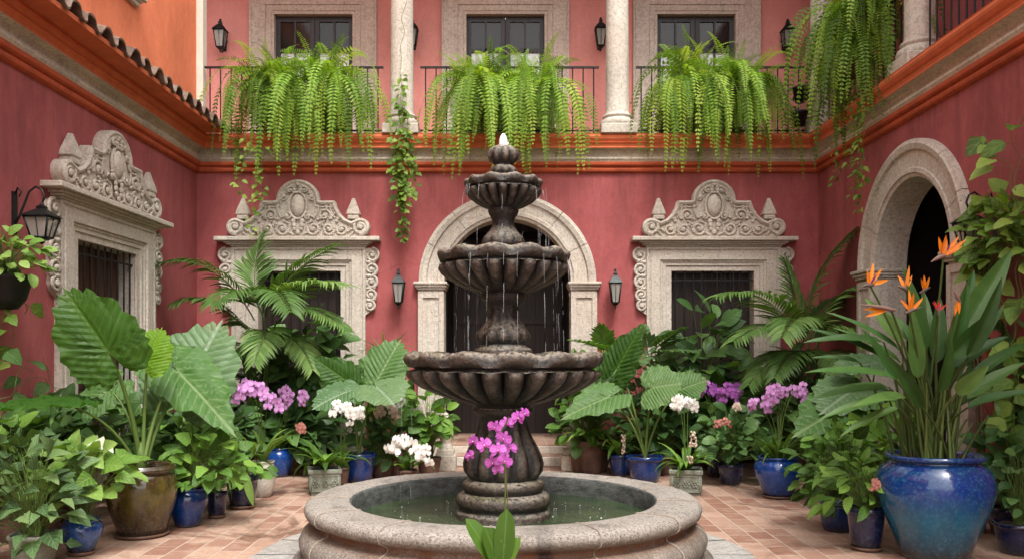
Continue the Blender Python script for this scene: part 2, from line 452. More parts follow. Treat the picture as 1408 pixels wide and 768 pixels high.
def wetstone():
    n = NT('wet_fountain_stone'); g = n.coord('Object')
    big = n.noise(g, 3.5, 6, 0.7, 0.6); fine = n.noise(g, 34, 4, 0.7)
    st = n.noise(n.coord('Object', (13, 13, 1.3)), 1.0, 5, 0.7)
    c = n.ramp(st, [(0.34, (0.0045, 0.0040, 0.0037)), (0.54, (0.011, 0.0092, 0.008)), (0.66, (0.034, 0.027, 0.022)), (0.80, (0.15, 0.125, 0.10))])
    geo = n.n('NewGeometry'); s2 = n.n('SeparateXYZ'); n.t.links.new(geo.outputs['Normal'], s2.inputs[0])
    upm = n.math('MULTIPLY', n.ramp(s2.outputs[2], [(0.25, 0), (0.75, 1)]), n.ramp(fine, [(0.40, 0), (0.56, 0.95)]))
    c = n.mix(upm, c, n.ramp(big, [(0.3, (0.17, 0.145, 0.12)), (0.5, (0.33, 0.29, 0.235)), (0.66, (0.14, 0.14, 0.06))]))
    c = n.mix(n.ramp(big, [(0.58, 0), (0.72, 0.4)]), c, (0.045, 0.036, 0.016))
    ca = n.n('Attribute', attribute_name='lv'); cs = n.n('SeparateXYZ'); n.t.links.new(ca.outputs['Vector'], cs.inputs[0])
    cr = n.math('MULTIPLY', n.ramp(n.math('ADD', cs.outputs[0], n.math('MULTIPLY', n.math('SUBTRACT', fine, 0.5), 0.6)), [(0.52, 0), (0.92, 1)]), n.ramp(n.noise(n.coord('Object', (6, 6, 3)), 1.6, 5, 0.75), [(0.36, 0.05), (0.62, 0.95)]))
    c = n.mix(cr, c, n.ramp(n.noise(g, 5, 4, 0.7), [(0.35, (0.085, 0.070, 0.058)), (0.5, (0.25, 0.22, 0.19)), (0.66, (0.12, 0.072, 0.045))]))
    pt = n.math('MULTIPLY', n.ramp(geo.outputs['Pointiness'], [(0.515, 0), (0.60, 1)]), n.ramp(fine, [(0.34, 0.1), (0.6, 0.85)]))
    c = n.mix(pt, c, n.ramp(big, [(0.35, (0.20, 0.15, 0.11)), (0.6, (0.13, 0.085, 0.055)), (0.7, (0.25, 0.21, 0.16))]))
    n.bump(n.math('ADD', fine, n.math('MULTIPLY', big, 0.6)), 0.75, 0.02)
    return n.set(color=c, rough=n.ramp(fine, [(0.3, 0.28), (0.7, 0.65)]), spec=0.5)
M['wet'] = wetstone()

def floor_mat():
    n = NT('terracotta_paving'); g = n.geo()
    rot = n.n('Mapping'); n.t.links.new(g, rot.inputs[0]); rot.inputs['Rotation'].default_value = (0, 0, R(90))
    wob = n.n('TexNoise'); n.t.links.new(g, wob.inputs['Vector']); wob.inputs['Scale'].default_value = 2.2
    vm = n.n('VectorMath', operation='MULTIPLY_ADD'); n.t.links.new(wob.outputs['Color'], vm.inputs[0])
    vm.inputs[1].default_value = (0.012, 0.012, 0); n.t.links.new(rot.outputs[0], vm.inputs[2])
    b = n.n('TexBrick'); n.t.links.new(vm.outputs[0], b.inputs['Vector'])
    b.offset = 0.5; b.squash = 1
    b.inputs['Scale'].default_value = 1.0; b.inputs['Brick Width'].default_value = 0.31; b.inputs['Row Height'].default_value = 0.20
    b.inputs['Mortar Size'].default_value = 0.0065; b.inputs['Mortar Smooth'].default_value = 0.3; b.inputs['Bias'].default_value = 0.0
    b.inputs['Color1'].default_value = (0.25, 0.125, 0.085, 1); b.inputs['Color2'].default_value = (0.43, 0.285, 0.21, 1)
    b.inputs['Mortar'].default_value = (0.47, 0.39, 0.32, 1)
    c = b.outputs['Color']
    big = n.noise(g, 0.9, 6, 0.7, 0.5); fine = n.noise(g, 30, 4, 0.7)
    c = n.mix(n.ramp(fine, [(0.3, 0.4), (0.55, 0)]), c, (0.17, 0.075, 0.045))
    c = n.mix(n.ramp(n.noise(g, 4, 5, 0.7), [(0.5, 0), (0.72, 0.5)]), c, (0.52, 0.40, 0.32))
    wet = n.ramp(n.noise(g, 0.75, 6, 0.7, 0.8), [(0.51, 0), (0.60, 1)])
    c = n.mix(n.math('MULTIPLY', wet, 0.68), c, (0.095, 0.042, 0.026))
    n.bump(n.math('ADD', n.math('MULTIPLY', b.outputs['Fac'], -1.0), n.math('MULTIPLY', fine, 0.3)), 0.5, 0.008)
    return n.set(color=c, rough=n.math('SUBTRACT', 0.72, n.math('MULTIPLY', wet, 0.32)), spec=0.4)
M['floor'] = floor_mat()

def water_mat():
    n = NT('pool_water'); g = n.geo()
    big = n.noise(g, 1.6, 3)
    c = n.ramp(big, [(0.35, (0.014, 0.030, 0.014)), (0.65, (0.055, 0.085, 0.036))])
    h = n.math('ADD', n.noise(g, 9, 3, 0.6, 1.5), n.math('MULTIPLY', n.noise(g, 32, 2, 0.5, 1.0), 0.6))
    n.bump(h, 0.35, 0.03)
    return n.set(color=c, rough=0.06, spec=0.6)
M['water'] = water_mat()
n_ = NT('falling_water'); M['fall'] = n_.set(color=(0.8, 0.86, 0.9), rough=0.1, spec=0.8, alpha=0.17)
n_ = NT('foam'); M['foam'] = n_.set(color=(0.85, 0.88, 0.92), rough=0.25, spec=0.6, alpha=0.85)

def tile_mat():
    n = NT('old_roof_tile'); g = n.geo()
    f = n.noise(g, 6, 6, 0.7); s2 = n.noise(g, 1.7, 3)
    c = n.ramp(f, [(0.3, (0.035, 0.026, 0.022)), (0.5, (0.13, 0.075, 0.052)), (0.72, (0.27, 0.20, 0.15))])
    c = n.mix(n.ramp(s2, [(0.45, 0), (0.7, 0.5)]), c, (0.05, 0.045, 0.038))
    n.bump(f, 0.6, 0.02)
    return n.set(color=c, rough=0.85)
M['rooftile'] = tile_mat()

G = {}
G['alocasia'] = leafmat('alocasia_leaf', (0.0612, 0.1458, 0.0330), (0.20, 0.28, 0.13), 13.05, 3.37, 0.25, 0.42, 0.75, (0.1126, 0.1992, 0.0628), 0.35, 0.9, ph=-4.3)
G['alocasia_dark'] = leafmat('alocasia_leaf_dark', (0.0353, 0.0994, 0.0127), (0.085, 0.17, 0.03), 13.05, 3.37, 0.38, 0.38, 0.7, (0.0724, 0.1658, 0.0188), 0.3, 0.9, ph=-4.3)
G['alocasia_lime'] = leafmat('alocasia_leaf_lime', (0.12, 0.26, 0.015), (0.22, 0.36, 0.05), 13.05, 3.37, 0.5, 0.4, 0.6, (0.2, 0.36, 0.02), 0.2, 0.7, ph=-4.3)
G['alocasia_grey'] = leafmat('alocasia_leaf_grey', (0.0749, 0.1487, 0.0578), (0.23, 0.31, 0.20), 13.05, 3.37, 0.2, 0.40, 0.85, (0.1360, 0.2150, 0.0918), 0.3, 1.0, ph=-4.3)
G['green'] = leafmat('mid_green_leaf', (0.0790, 0.1781, 0.0271), (0.15, 0.23, 0.08), 5, 1.2, 0.28, 0.4, 0.45, (0.2009, 0.3562, 0.0581), 0.6)
G['deep'] = leafmat('deep_green_leaf', (0.0493, 0.1162, 0.0316), (0.09, 0.15, 0.06), 6, 1.2, 0.22, 0.32, 0.45, (0.1397, 0.2480, 0.0725), 0.55)
G['grey'] = leafmat('grey_green_leaf', (0.0723, 0.1423, 0.0477), (0.22, 0.30, 0.18), 5, 1.4, 0.22, 0.38, 0.55, (0.1616, 0.2479, 0.0843), 0.5)
G['lime'] = leafmat('lime_leaf', (0.1174, 0.2376, 0.0356), (0.33, 0.42, 0.14), 5, 1.4, 0.3, 0.42, 0.5, (0.2591, 0.3872, 0.1030), 0.5)
G['strap'] = leafmat('strap_leaf', (0.0710, 0.1475, 0.0218), (0.14, 0.22, 0.06), 1, 0.2, 0.25, 0.34, 0.5, (0.1938, 0.3078, 0.0610), 0.5, 0.1)
G['palm'] = leafmat('palm_leaflet', (0.0875, 0.1725, 0.0408), (0.13, 0.2, 0.07), 1, 0.2, 0.25, 0.38, 0.4, (0.2544, 0.3750, 0.1148), 0.55, 0.1)
G['fern'] = leafmat('fern_frond', (0.19, 0.345, 0.036), (0.28, 0.36, 0.06), 1, 0.2, 0.42, 0.5, 0.25, (0.42, 0.50, 0.085), 0.65, 0.0, (0.42, 0.33, 0.06))
G['vine'] = leafmat('pothos_leaf', (0.125, 0.235, 0.035), (0.3, 0.38, 0.1), 3, 1.2, 0.38, 0.36, 0.5, (0.32, 0.42, 0.09), 0.55)
G['bop'] = leafmat('bird_of_paradise_leaf', (0.0400, 0.1073, 0.0222), (0.15, 0.2, 0.08), 26, 1.5, 0.16, 0.36, 0.10, (0.1153, 0.2030, 0.0493), 0.45, 0.12)
G['bopstalk'] = leafmat('bird_of_paradise_stalk', (0.060, 0.098, 0.022), (0.10, 0.13, 0.04), 1, 0, 0.1, 0.45, 0.2, (0.12, 0.15, 0.04), 0.5, 0.05)
G['white_leaf'] = leafmat('white_caladium_leaf', (0.62, 0.66, 0.52), (0.2, 0.3, 0.1), 5, 1.2, 0.3, 0.5, 0.4, (0.8, 0.8, 0.74), 0.2)
def petal(name, col, vein, trans=0.3):
    return leafmat(name, col, vein, 3, 0.6, trans, 0.5, 0.35, tuple(min(1, x * 1.25 + 0.06) for x in col), 0.3, 0.1, col, 0, (0.95, 0.95, 0.95))
G['p_mag'] = petal('magenta_petal', (0.36, 0.055, 0.34), (0.75, 0.42, 0.70), 0.15)
G['p_pur'] = petal('purple_petal', (0.42, 0.10, 0.47), (0.65, 0.35, 0.68))
G['p_lil'] = petal('lilac_petal', (0.50, 0.22, 0.50), (0.82, 0.66, 0.80))
G['p_wht'] = petal('white_petal', (0.78, 0.76, 0.72), (0.7, 0.68, 0.5))
G['p_crm'] = petal('cream_petal', (0.68, 0.52, 0.42), (0.78, 0.68, 0.55))
G['p_org'] = petal('orange_petal', (0.80, 0.22, 0.012), (0.85, 0.38, 0.03))
G['p_red'] = petal('red_petal', (0.50, 0.03, 0.03), (0.6, 0.1, 0.05))
G['p_sal'] = petal('salmon_petal', (0.46, 0.19, 0.15), (0.68, 0.36, 0.26))
G['p_blu'] = petal('blue_tongue', (0.05, 0.04, 0.28), (0.1, 0.1, 0.4))
G['spathe'] = leafmat('flower_beak', (0.16, 0.12, 0.10), (0.36, 0.09, 0.07), 1, 0, 0.1, 0.4, 0.6, (0.25, 0.14, 0.12), 0.4, 0.05)
G['lip'] = petal('orchid_lip', (0.45, 0.02, 0.22), (0.7, 0.5, 0.1))
G['stem'] = leafmat('green_stem', (0.0994, 0.1625, 0.0319), (0.1, 0.15, 0.04), 1, 0, 0.1, 0.45, 0.2, (0.15, 0.22, 0.06), 0.4, 0.05)

# ================================================================== SETTING
def struct(o):
    o['kind'] = 'structure'; return o
mb = MB(); mb.quad((-60, -45, 0), (60, -45, 0), (60, 75, 0), (-60, 75, 0))
struct(mb.build('floor', M['floor']))

FX, FY = -0.035, 7.06          # the fountain's axis
mb = MB()
rng = random.Random(3)
n_ap = 22
for k in range(n_ap):
    a0 = 2 * pi * k / n_ap + 0.006; a1 = 2 * pi * (k + 1) / n_ap - 0.006
    h = 0.022 + rng.uniform(-0.003, 0.003); ro = 2.02 + rng.uniform(-0.015, 0.015)
    pin, pout, qin, qout = [], [], [], []
    for j in range(5):
        a = lerp(a0, a1, j / 4)
        for L_, r_, z_ in ((pin, 1.5, h), (pout, ro, h), (qout, ro + 0.008, 0.001)):
            L_.append(mb.vert((FX + r_ * cos(a), FY + r_ * sin(a), z_)))
    for j in range(4):
        mb.face((pin[j], pout[j], pout[j + 1], pin[j + 1]), 0, False)
        mb.face((pout[j], qout[j], qout[j + 1], pout[j + 1]), 0, False)
M['flag'] = stone('flagstone', (0.34, 0.325, 0.30), (0.12, 0.11, 0.10), 0.55, 0.4, 0.8)
struct(mb.build('fountain_apron', M['flag']))

# ------------------------------------------------------------------ wall helpers (local: X along the wall, -Y towards the court)
def wall_panel(mb, u0, u1, z0, z1, ops, m=0, y=0.0):
    xs = sorted({u0, u1, *[o[0] for o in ops], *[o[1] for o in ops]})
    def q(a, b, c, d): mb.quad((a, y, c), (b, y, c), (b, y, d), (a, y, d), m)
    for a, b in zip(xs, xs[1:]):
        mid = (a + b) / 2
        o = next((o for o in ops if o[0] < mid < o[1]), None)
        if not o: q(a, b, z0, z1); continue
        if o[2] > z0: q(a, b, z0, o[2])
        if o[4]:
            r = (b - a) / 2; n = 24
            for i in range(n):
                t0 = pi - pi * i / n; t1 = pi - pi * (i + 1) / n
                xa, xb = mid + r * cos(t0), mid + r * cos(t1); za, zb = o[3] + r * sin(t0), o[3] + r * sin(t1)
                mb.quad((xa, y, za), (xb, y, zb), (xb, y, z1), (xa, y, z1), m)
        elif o[3] < z1: q(a, b, o[3], z1)

CORN = [(0.0, 4.365, 1), (0.03, 4.37, 1), (0.052, 4.385, 1), (0.06, 4.41, 1), (0.052, 4.435, 1), (0.04, 4.44, 1), (0.04, 4.452, 1), (0.07, 4.46, 1), (0.088, 4.475, 1), (0.092, 4.50, 1), (0.092, 4.52, 1),
        (0.075, 4.524, 2), (0.085, 4.54, 2), (0.10, 4.56, 2), (0.10, 4.585, 2), (0.055, 4.59, 2), (0.05, 4.64, 2), (0.075, 4.685, 2), (0.12, 4.70, 2), (0.165, 4.705, 2),
        (0.17, 4.715, 0), (0.165, 4.735, 0), (0.175, 4.77, 0), (0.195, 4.785, 0), (0.175, 4.795, 0), (0.185, 4.81, 0), (0.205, 4.84, 0), (0.212, 4.87, 0), (0.205, 4.895, 0), (0.195, 4.902, 0), (0.2, 4.917, 0), (-0.3, 4.917, 0)]
def cornice(mb, u0, u1, k0, k1):
    """k: +1 / -1 mitre at that end (inside corner), 0 square"""
    seg = max(2, int(abs(u1 - u0) / 0.5))
    rows = []
    for o, z, m in CORN:
        a, b = u0 + k0 * o, u1 - k1 * o
        rows.append([mb.vert((lerp(a, b, i / seg), -o, z)) for i in range(seg + 1)])
    for (r0, r1, c) in zip(rows, rows[1:], CORN[1:]):
        for i in range(seg):
            mb.face((r0[i], r0[i + 1], r1[i + 1], r1[i]), c[2], False)

def sweep_u(mb, prof, half, top, e_top=1.0, m=0, zb=0.0):
    """door/window architrave: prof = [(e, y)] with e the distance from the opening edge"""
    P = []
    for e, y in prof:
        h, t = half + e, top + e * e_top
        P.append([mb.vert((-h, y, zb)), mb.vert((-h, y, t)), mb.vert((h, y, t)), mb.vert((h, y, zb))])
    for A, B in zip(P, P[1:]):
        for i in range(3):
            mb.face((A[i], A[i + 1], B[i + 1], B[i]), m, False)

def spiral(c, r, turns, a0, dr, tube, y, mb, n=7):
    N = int(14 * turns) + 4; pts = []
    for i in range(N + 1):
        t = i / N; rr = r * (1 - t) ** 0.85 + 0.006
        a = a0 + dr * 2 * pi * turns * t
        pts.append((c[0] + rr * cos(a), y - 0.02 * t, c[1] + rr * sin(a)))
    mb.tube(pts, tube, tube * 0.7, n)
    mb.blob((c[0], y - 0.02, c[1]), tube * 1.5, tube * 1.2, tube * 1.5, 8)

def acanthus(mb, c, L, ang, y, wd=0.35):
    """small carved leaf: a ridge with three lobes each side"""
    for k, (t, s, sz) in enumerate(((0.15, 1, .5), (0.15, -1, .5), (0.45, 1, .55), (0.45, -1, .55), (0.75, 1, .42), (0.75, -1, .42), (1.0, 0, .5))):
        x = t * L; zz = s * L * wd * (1 - 0.35 * t)
        p = (c[0] + x * cos(ang) - zz * sin(ang), y, c[1] + x * sin(ang) + zz * cos(ang))
        mb.blob(p, L * 0.24 * sz * 1.6, 0.022, L * 0.22 * sz * 1.6, 8)

def pediment_outline(n=10):
    P = [(0.0, 0.0), (0.94, 0.0)]
    for i in range(n + 1):
        a = -pi / 2 + (pi * 1.08) * i / n
        P.append((0.94 + 0.135 * cos(a), 0.15 + 0.135 * sin(a) + 0.0))
    P += [(0.80, 0.235), (0.715, 0.275), (0.64, 0.345), (0.59, 0.43), (0.56, 0.53), (0.545, 0.545), (0.35, 0.545)]
    for i in range(0, 13):
        a = 0.0 + (pi / 2) * i / 12
        P.append((0.325 * cos(a), 0.55 + 0.31 * sin(a)))
    right = P[1:]
    left = [(-x, z) for x, z in right[::-1]][1:]
    return right + left

def carved_window(parent, loc, rotz, sx=1.0, opening_bottom=0.5, shutter='wood'):
    # ---- stone frame (the part itself)
    mb = MB()
    prof = [(.38, 0.02), (.38, -.085), (.345, -.085), (.335, -.068), (.322, -.068), (.312, -.085), (.175, -.085), (.165, -.06), (.14, -.06), (.13, -.045), (.085, -.045), (.075, -.025), (0, -.025), (0, .30)]
    sweep_u(mb, prof, .625, 2.89, .35 / .38)
    for z0, z1, o, hh in ((3.245, 3.27, .10, 1.03), (3.27, 3.295, .135, 1.07), (3.295, 3.325, .165, 1.11), (3.325, 3.385, .215, 1.235)):
        mb.bbox(-hh, hh, -o, 0.02, z0, z1 + 0.001, 0.008)
    mb.box(-.7, .7, -.06, .3, opening_bottom - .1, opening_bottom)
    mb.box(-.64, .64, .0, .28, 0, opening_bottom - .102)
    fr = mb.build('window', M['stone'], parent, False, loc, rotz)
    fr.scale.x = sx
    # ---- pediment
    mb = MB(); out = pediment_outline()
    out = [(x, z + 3.387) for x, z in out]
    mb.prism(out, -0.10, 0.02)
    edge = [(x, -0.10, z) for x, z in out]
    k = len(edge)
    mb2 = MB(); ins = []
    # raised border just inside the outline
    sm = []
    for i in range(k):
        p0, p1, p2 = V(edge[i - 1]), V(edge[i]), V(edge[(i + 1) % k])
        t = (p2 - p0).normalized(); nrm = V((-t.z, 0, t.x))
        sm.append(p1 + nrm * 0.034 + V((0, -0.012, 0)))
    sm = [p for p in sm if p.z > 3.387 + 0.03]
    mb.tube(sm, 0.034, 0.034, 6)
    sm2 = [V((p.x * 0.90, p.y, 3.387 + (p.z - 3.387) * 0.88)) for p in sm if abs(p.x) < .62]
    mb.tube(sm2, 0.014, 0.014, 5)
    Z = 3.387; y = -0.112
    for s in (-1, 1):
        spiral((s * .94, Z + .15), .105, 1.6, pi / 2 if s > 0 else pi / 2, s, .026, y, mb)
        spiral((s * .235, Z + .125), .095, 1.5, 0 if s < 0 else pi, s, .022, y, mb)
        spiral((s * .46, Z + .12), .09, 1.5, pi if s < 0 else 0, -s, .021, y, mb)
        spiral((s * .665, Z + .115), .08, 1.4, 0 if s < 0 else pi, s, .019, y, mb)
        spiral((s * .40, Z + .325), .09, 1.5, pi * 1.2 if s < 0 else -pi * .2, s, .021, y, mb)
        spiral((s * .21, Z + .60), .06, 1.3, pi / 2, -s, .016, y, mb)
        acanthus(mb, (s * .53, Z + .24), .15, pi / 2 - s * .5, y)
        acanthus(mb, (s * .30, Z + .22), .12, pi / 2 - s * 1.1, y)
        acanthus(mb, (s * .35, Z + .05), .13, pi / 2 - s * .2, y)
        acanthus(mb, (s * .57, Z + .03), .11, pi / 2 + s * .2, y)
        acanthus(mb, (s * .76, Z + .05), .10, pi / 2 - s * .9, y)
        acanthus(mb, (s * .47, Z + .42), .11, pi / 2 + s * .3, y)
        acanthus(mb, (s * .13, Z + .66), .10, pi / 2 - s * .6, y)
        mb.tube([(s * .17, y, Z + .33), (s * .25, y - .01, Z + .28), (s * .31, y, Z + .40), (s * .30, y, Z + .50)], .016, .012, 6)
        mb.tube([(s * .06, y, Z + .03), (s * .14, y - .01, Z + .07), (s * .13, y, Z + .2), (s * .22, y, Z + .24)], .018, .014, 6)
        # finial block on the scroll
        cx = s * .83
        mb.bbox(cx - .085, cx + .085, -.13, .01, Z + .262, Z + .325, .01)
        b = [mb.vert((cx + a * .1, yy, Z + .345)) for a, yy in ((-1, -.135), (1, -.135), (1, .005), (-1, .005))]
        b0 = [mb.vert((cx + a * .07, yy, Z + .325)) for a, yy in ((-1, -.12), (1, -.12), (1, .0), (-1, .0))]
        t0 = [mb.vert((cx + a * .085, yy, Z + .40)) for a, yy in ((-1, -.13), (1, -.13), (1, .0), (-1, .0))]
        t1 = [mb.vert((cx + a * .018, yy, Z + .585)) for a, yy in ((-1, -.085), (1, -.085), (1, -.045), (-1, -.045))]
        for A, B in ((b0, b), (b, t0), (t0, t1)):
            for i in range(4): mb.face((A[i], A[(i + 1) % 4], B[(i + 1) % 4], B[i]), 0, False)
        mb.face(t1, 0, False)
    # arched medallion with a cartouche
    mb.tube([(.235 * cos(a), y, Z + .56 + .225 * sin(a)) for a in [pi * i / 16 for i in range(17)]], .02, .02, 6)
    mb.blob((0, -.105, Z + .47), .115, .075, .175, 14)
    mb.tube([(.135 * cos(a), y - .012, Z + .47 + .20 * sin(a)) for a in [2 * pi * i / 20 for i in range(21)]], .02, .02, 6)
    for s in (-1, 1):
        spiral((s * .10, Z + .70), .055, 1.2, pi if s > 0 else 0, -s, .016, y - .02, mb)
        spiral((s * .15, Z + .31), .05, 1.2, pi / 2, s, .016, y - .02, mb)
    acanthus(mb, (0, Z + .64), .14, pi / 2, y - .03)
    acanthus(mb, (0, Z + .27), .2, -pi / 2, y - .02)
    mb.build('pediment', M['stone'], fr, False, sharp=40)
    # ---- side scrolls
    for s in (-1, 1):
        mb = MB(); x0 = 1.0
        zs = [(3.12, .105), (2.91, .095), (2.715, .095), (2.53, .085), (2.36, .075)]
        mb.prism([(s * a, b) for a, b in ((1.0, 3.23), (1.12, 3.23), (1.20, 3.18), (1.205, 3.07), (1.15, 3.0), (1.19, 2.93), (1.16, 2.82), (1.19, 2.73), (1.14, 2.62), (1.165, 2.53), (1.12, 2.44), (1.135, 2.36), (1.09, 2.28), (1.0, 2.22))][::s], -.055, .01)
        for k, (z, r) in enumerate(zs):
            spiral((s * (1.0 + r), z), r, 1.5, -pi / 2 if k % 2 else pi / 2, s * (1 if k % 2 else -1), .021, -.062, mb)
        for z in (3.015, 2.81, 2.62, 2.445):
            mb.blob((s * 1.06, -.06, z), .05, .035, .035, 8)
            mb.blob((s * 1.13, -.055, z + .01), .04, .03, .028, 8)
        mb.build('side_scroll', M['stone'], fr, False, sharp=40)
    # ---- shutters behind, and the iron grille
    mb = MB()
    for i in range(10):
        x = -.62 + i * .124
        mb.box(x + .003, x + .121, .20 + (.012 if i % 2 else 0), .245, opening_bottom, 2.885)
    mb.box(-.03, .03, .175, .21, opening_bottom, 2.885)
    mb.build('shutter', M[shutter], fr, False)
    mb = MB()
    nb = 9
    for i in range(nb):
        x = -.56 + 1.12 * i / (nb - 1)
        mb.tube([(x, .03, opening_bottom), (x, .03, 2.885)], .011, .011, 6, cap=False)
    for z in (opening_bottom + .12, 1.25, 2.0, 2.75):
        mb.box(-.624, .624, .024, .052, z - .011, z + .011)
    mb.build('grille', M['iron'], fr, False)
    return fr

def arch_portal(parent, loc, rotz, r0, r1, spring, reveal=.35):
    """stone arch on pilasters; the part itself is the ring"""
    prof = [(r0, reveal), (r0, -.03), (r0 + .045, -.045), (r0 + .05, -.065), (r0 + .10, -.065), (r0 + .11, -.05), (r1 - .125, -.05), (r1 - .115, -.085), (r1 - .05, -.10), (r1 - .03, -.085), (r1, -.075), (r1, .02)]
    mb = MB(); nv = 7; gap = .0045
    for k in range(nv):
        a0 = pi * k / nv + (gap if k else 0); a1 = pi * (k + 1) / nv - (gap if k < nv - 1 else 0); N = 7
        rows = [[mb.vert((-r * cos(lerp(a0, a1, j / N)), y, spring + r * sin(lerp(a0, a1, j / N)))) for j in range(N + 1)] for r, y in prof]
        for A, B in zip(rows, rows[1:]):
            for j in range(N): mb.face((A[j], A[j + 1], B[j + 1], B[j]), 0, False)
        for j in (0, N):
            ids = [row[j] for row in rows]; mb.face(ids if j else ids[::-1], 0, False)
    # a thin dark bed of mortar behind the joints
    pr2 = [(r0 + .004, reveal - .01), (r0 + .004, -.02), (r1 - .12, -.04), (r1 - .02, -.07)]
    rows = [[mb.vert((-r * cos(pi * j / 28), y, spring + r * sin(pi * j / 28))) for j in range(29)] for r, y in pr2]
    for A, B in zip(rows, rows[1:]):
        for j in range(28): mb.face((A[j], A[j + 1], B[j + 1], B[j]), 1, False)
    ring = mb.build('arch', [M['stone'], M['cor_g']], parent, False, loc, rotz)
    for s in (-1, 1):
        mb = MB()
        def bx(a, b, y0, y1, z0, z1, bv=.006):
            a, b = (a, b) if s > 0 else (-b, -a)
            mb.bbox(a, b, y0, y1, z0, z1, bv)
        bx(r0, r1 + .01, -.06, reveal, .30, spring - .12)
        bx(r0 - .012, r1 + .03, -.085, reveal - .01, 0, .30)
        # raised stiles round a sunk panel
        a, b = r0 + .0, r1 + .012
        bx(a, a + .075, -.085, -.05, .33, spring - .15, .004); bx(b - .075, b, -.085, -.05, .33, spring - .15, .004)
        bx(a + .076, b - .076, -.085, -.05, spring - .24, spring - .15, .004); bx(a + .076, b - .076, -.085, -.05, .33, .42, .004)
        bx(r0 - .02, r1 + .035, -.10, reveal - .01, spring - .118, spring - .085, .008)
        bx(r0 - .035, r1 + .055, -.125, reveal - .01, spring - .084, spring - .045, .008)
        bx(r0 - .05, r1 + .075, -.15, reveal - .01, spring - .044, spring, .01)
        mb.build('pilaster', M['stone'], ring, False)
    return ring

def column(parent, x, y, z0, H=3.6, r=.175):
    """plinth, torus, tapering shaft and a capital"""
    mb = MB()
    mb.bbox(x - .27, x + .27, y - .27, y + .27, z0, z0 + .15, .012)
    prof = [(.25, z0 + .15), (.262, z0 + .17), (.265, z0 + .2), (.25, z0 + .235), (.22, z0 + .25), (.205, z0 + .27), (.22, z0 + .285), (.225, z0 + .30), (.215, z0 + .32), (r + .012, z0 + .335), (r, z0 + .38)]
    for k in range(1, 7):
        t = k / 6; prof.append((r * (1 - .10 * t * t), z0 + .38 + (H - .9) * t))
    zt = z0 + H - .52
    prof += [(r + .02, zt + .03), (r + .02, zt + .06), (r, zt + .07), (r, zt + .2), (.24, zt + .32), (.24, zt + .36)]
    mb.lathe(prof, 32, 0, (x, y, 0))
    mb.bbox(x - .27, x + .27, y - .27, y + .27, zt + .36, zt + .5, .01)
    return mb.build('column', M['stone'], parent, True, sharp=35)

def railing(parent, p0, p1, zb, gap=.155):
    """balcony rail from p0 to p1 with single balusters"""
    p0, p1 = V(p0), V(p1); d = p1 - p0; L = d.length; d.normalize(); nrm = V((-d.y, d.x, 0))
    mb = MB()
    for z, hw, hh in ((zb + 1.045, .024, .012), (zb + .09, .016, .010)):
        c = [p + nrm * s * hw + V((0, 0, z + k * hh)) for p in (p0, p1) for s in (-1, 1) for k in (-1, 1)]
        i = [mb.vert(q) for q in c]
        for q in ((0, 1, 3, 2), (4, 6, 7, 5), (0, 4, 5, 1), (2, 3, 7, 6), (0, 2, 6, 4), (1, 5, 7, 3)): mb.face([i[k] for k in q], 0, False)
    r = mb.build('railing', M['iron'], parent)
    m2 = MB(); m2.tube([(0, 0, .0), (0, 0, 1.033)], .0105, .0105, 6, cap=False)
    me = m2.mesh('baluster', M['iron'])
    n = max(1, int(L / gap))
    off = wloc(r)
    for k in range(n):
        o = bpy.data.objects.new('baluster', me); COL.objects.link(o); o.parent = r
        o.location = p0 + d * (L * (k + .5) / n) + V((0, 0, zb)) - off
    return r

BY, WX = 13.2, 4.7
ZB = 4.917
# ------------------------------------------------------------------ back wing
bw = thing('house_wing', 'rose plastered back wing with three upper doors behind iron balcony rails', 'building', (0, BY, 0))
WL, WR = -3.146, 3.097
mb = MB()
wall_panel(mb, -WX - .02, WX + .02, 0, 4.5, [(WL - .62, WL + .62, .5, 2.885, 0), (WR - .62, WR + .62, .5, 2.885, 0), (-.96, .96, 0, 2.72, 1)])
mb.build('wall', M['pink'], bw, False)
mb = MB(); cornice(mb, -WX, WX, 1, 1); mb.build('cornice', [M['cor_o'], M['cor_r'], M['cor_g']], bw, False)
carved_window(bw, (WL, 0, 0), 0)
carved_window(bw, (WR, 0, 0), 0)
arch_portal(bw, (-.002, 0, 0), 0, .955, 1.336, 2.72)
# entrance: plank doors set back in the dark porch
mb = MB()
for s in (-1, 1):
    for i in range(6):
        x = s * (.02 + i * .155)
        a, b = min(x, x + s * .15), max(x, x + s * .15)
        mb.box(a, b, 1.92 + (.012 if i % 2 else 0), 1.98, .26, 3.62)
    mb.box(min(s * .02, s * .94), max(s * .02, s * .94), 1.885, 1.92, 2.15, 2.27)
    mb.box(min(s * .02, s * .94), max(s * .02, s * .94), 1.885, 1.92, 1.0, 1.12)
dr = mb.build('entrance_door', M['wood'], bw, False)
mb = MB(); mb.tube([(.06, 1.9, 1.45), (.06, 1.85, 1.45), (.06, 1.85, 1.25), (.06, 1.9, 1.25)], .012, .012, 6); mb.build('handle', M['iron'], dr, False)
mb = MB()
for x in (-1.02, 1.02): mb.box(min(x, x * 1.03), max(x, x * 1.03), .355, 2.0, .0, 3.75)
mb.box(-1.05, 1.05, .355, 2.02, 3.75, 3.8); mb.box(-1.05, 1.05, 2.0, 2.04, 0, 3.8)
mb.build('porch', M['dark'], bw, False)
mb = MB(); mb.bbox(-1.0, 1.0, -.50, .02, .0, .14, .012); mb.bbox(-.95, .95, -.12, .34, .14, .26, .012)
mb.build('doorstep', M['stone'], bw, False)
mb = MB(); mb.box(-.945, .945, .33, 2.0, .0, .262); mb.box(-.93, .93, -.11, .33, .262, .272); mb.box(-.97, .97, -.47, -.125, .141, .150)
mb.build('threshold', M['floor'], bw, False)
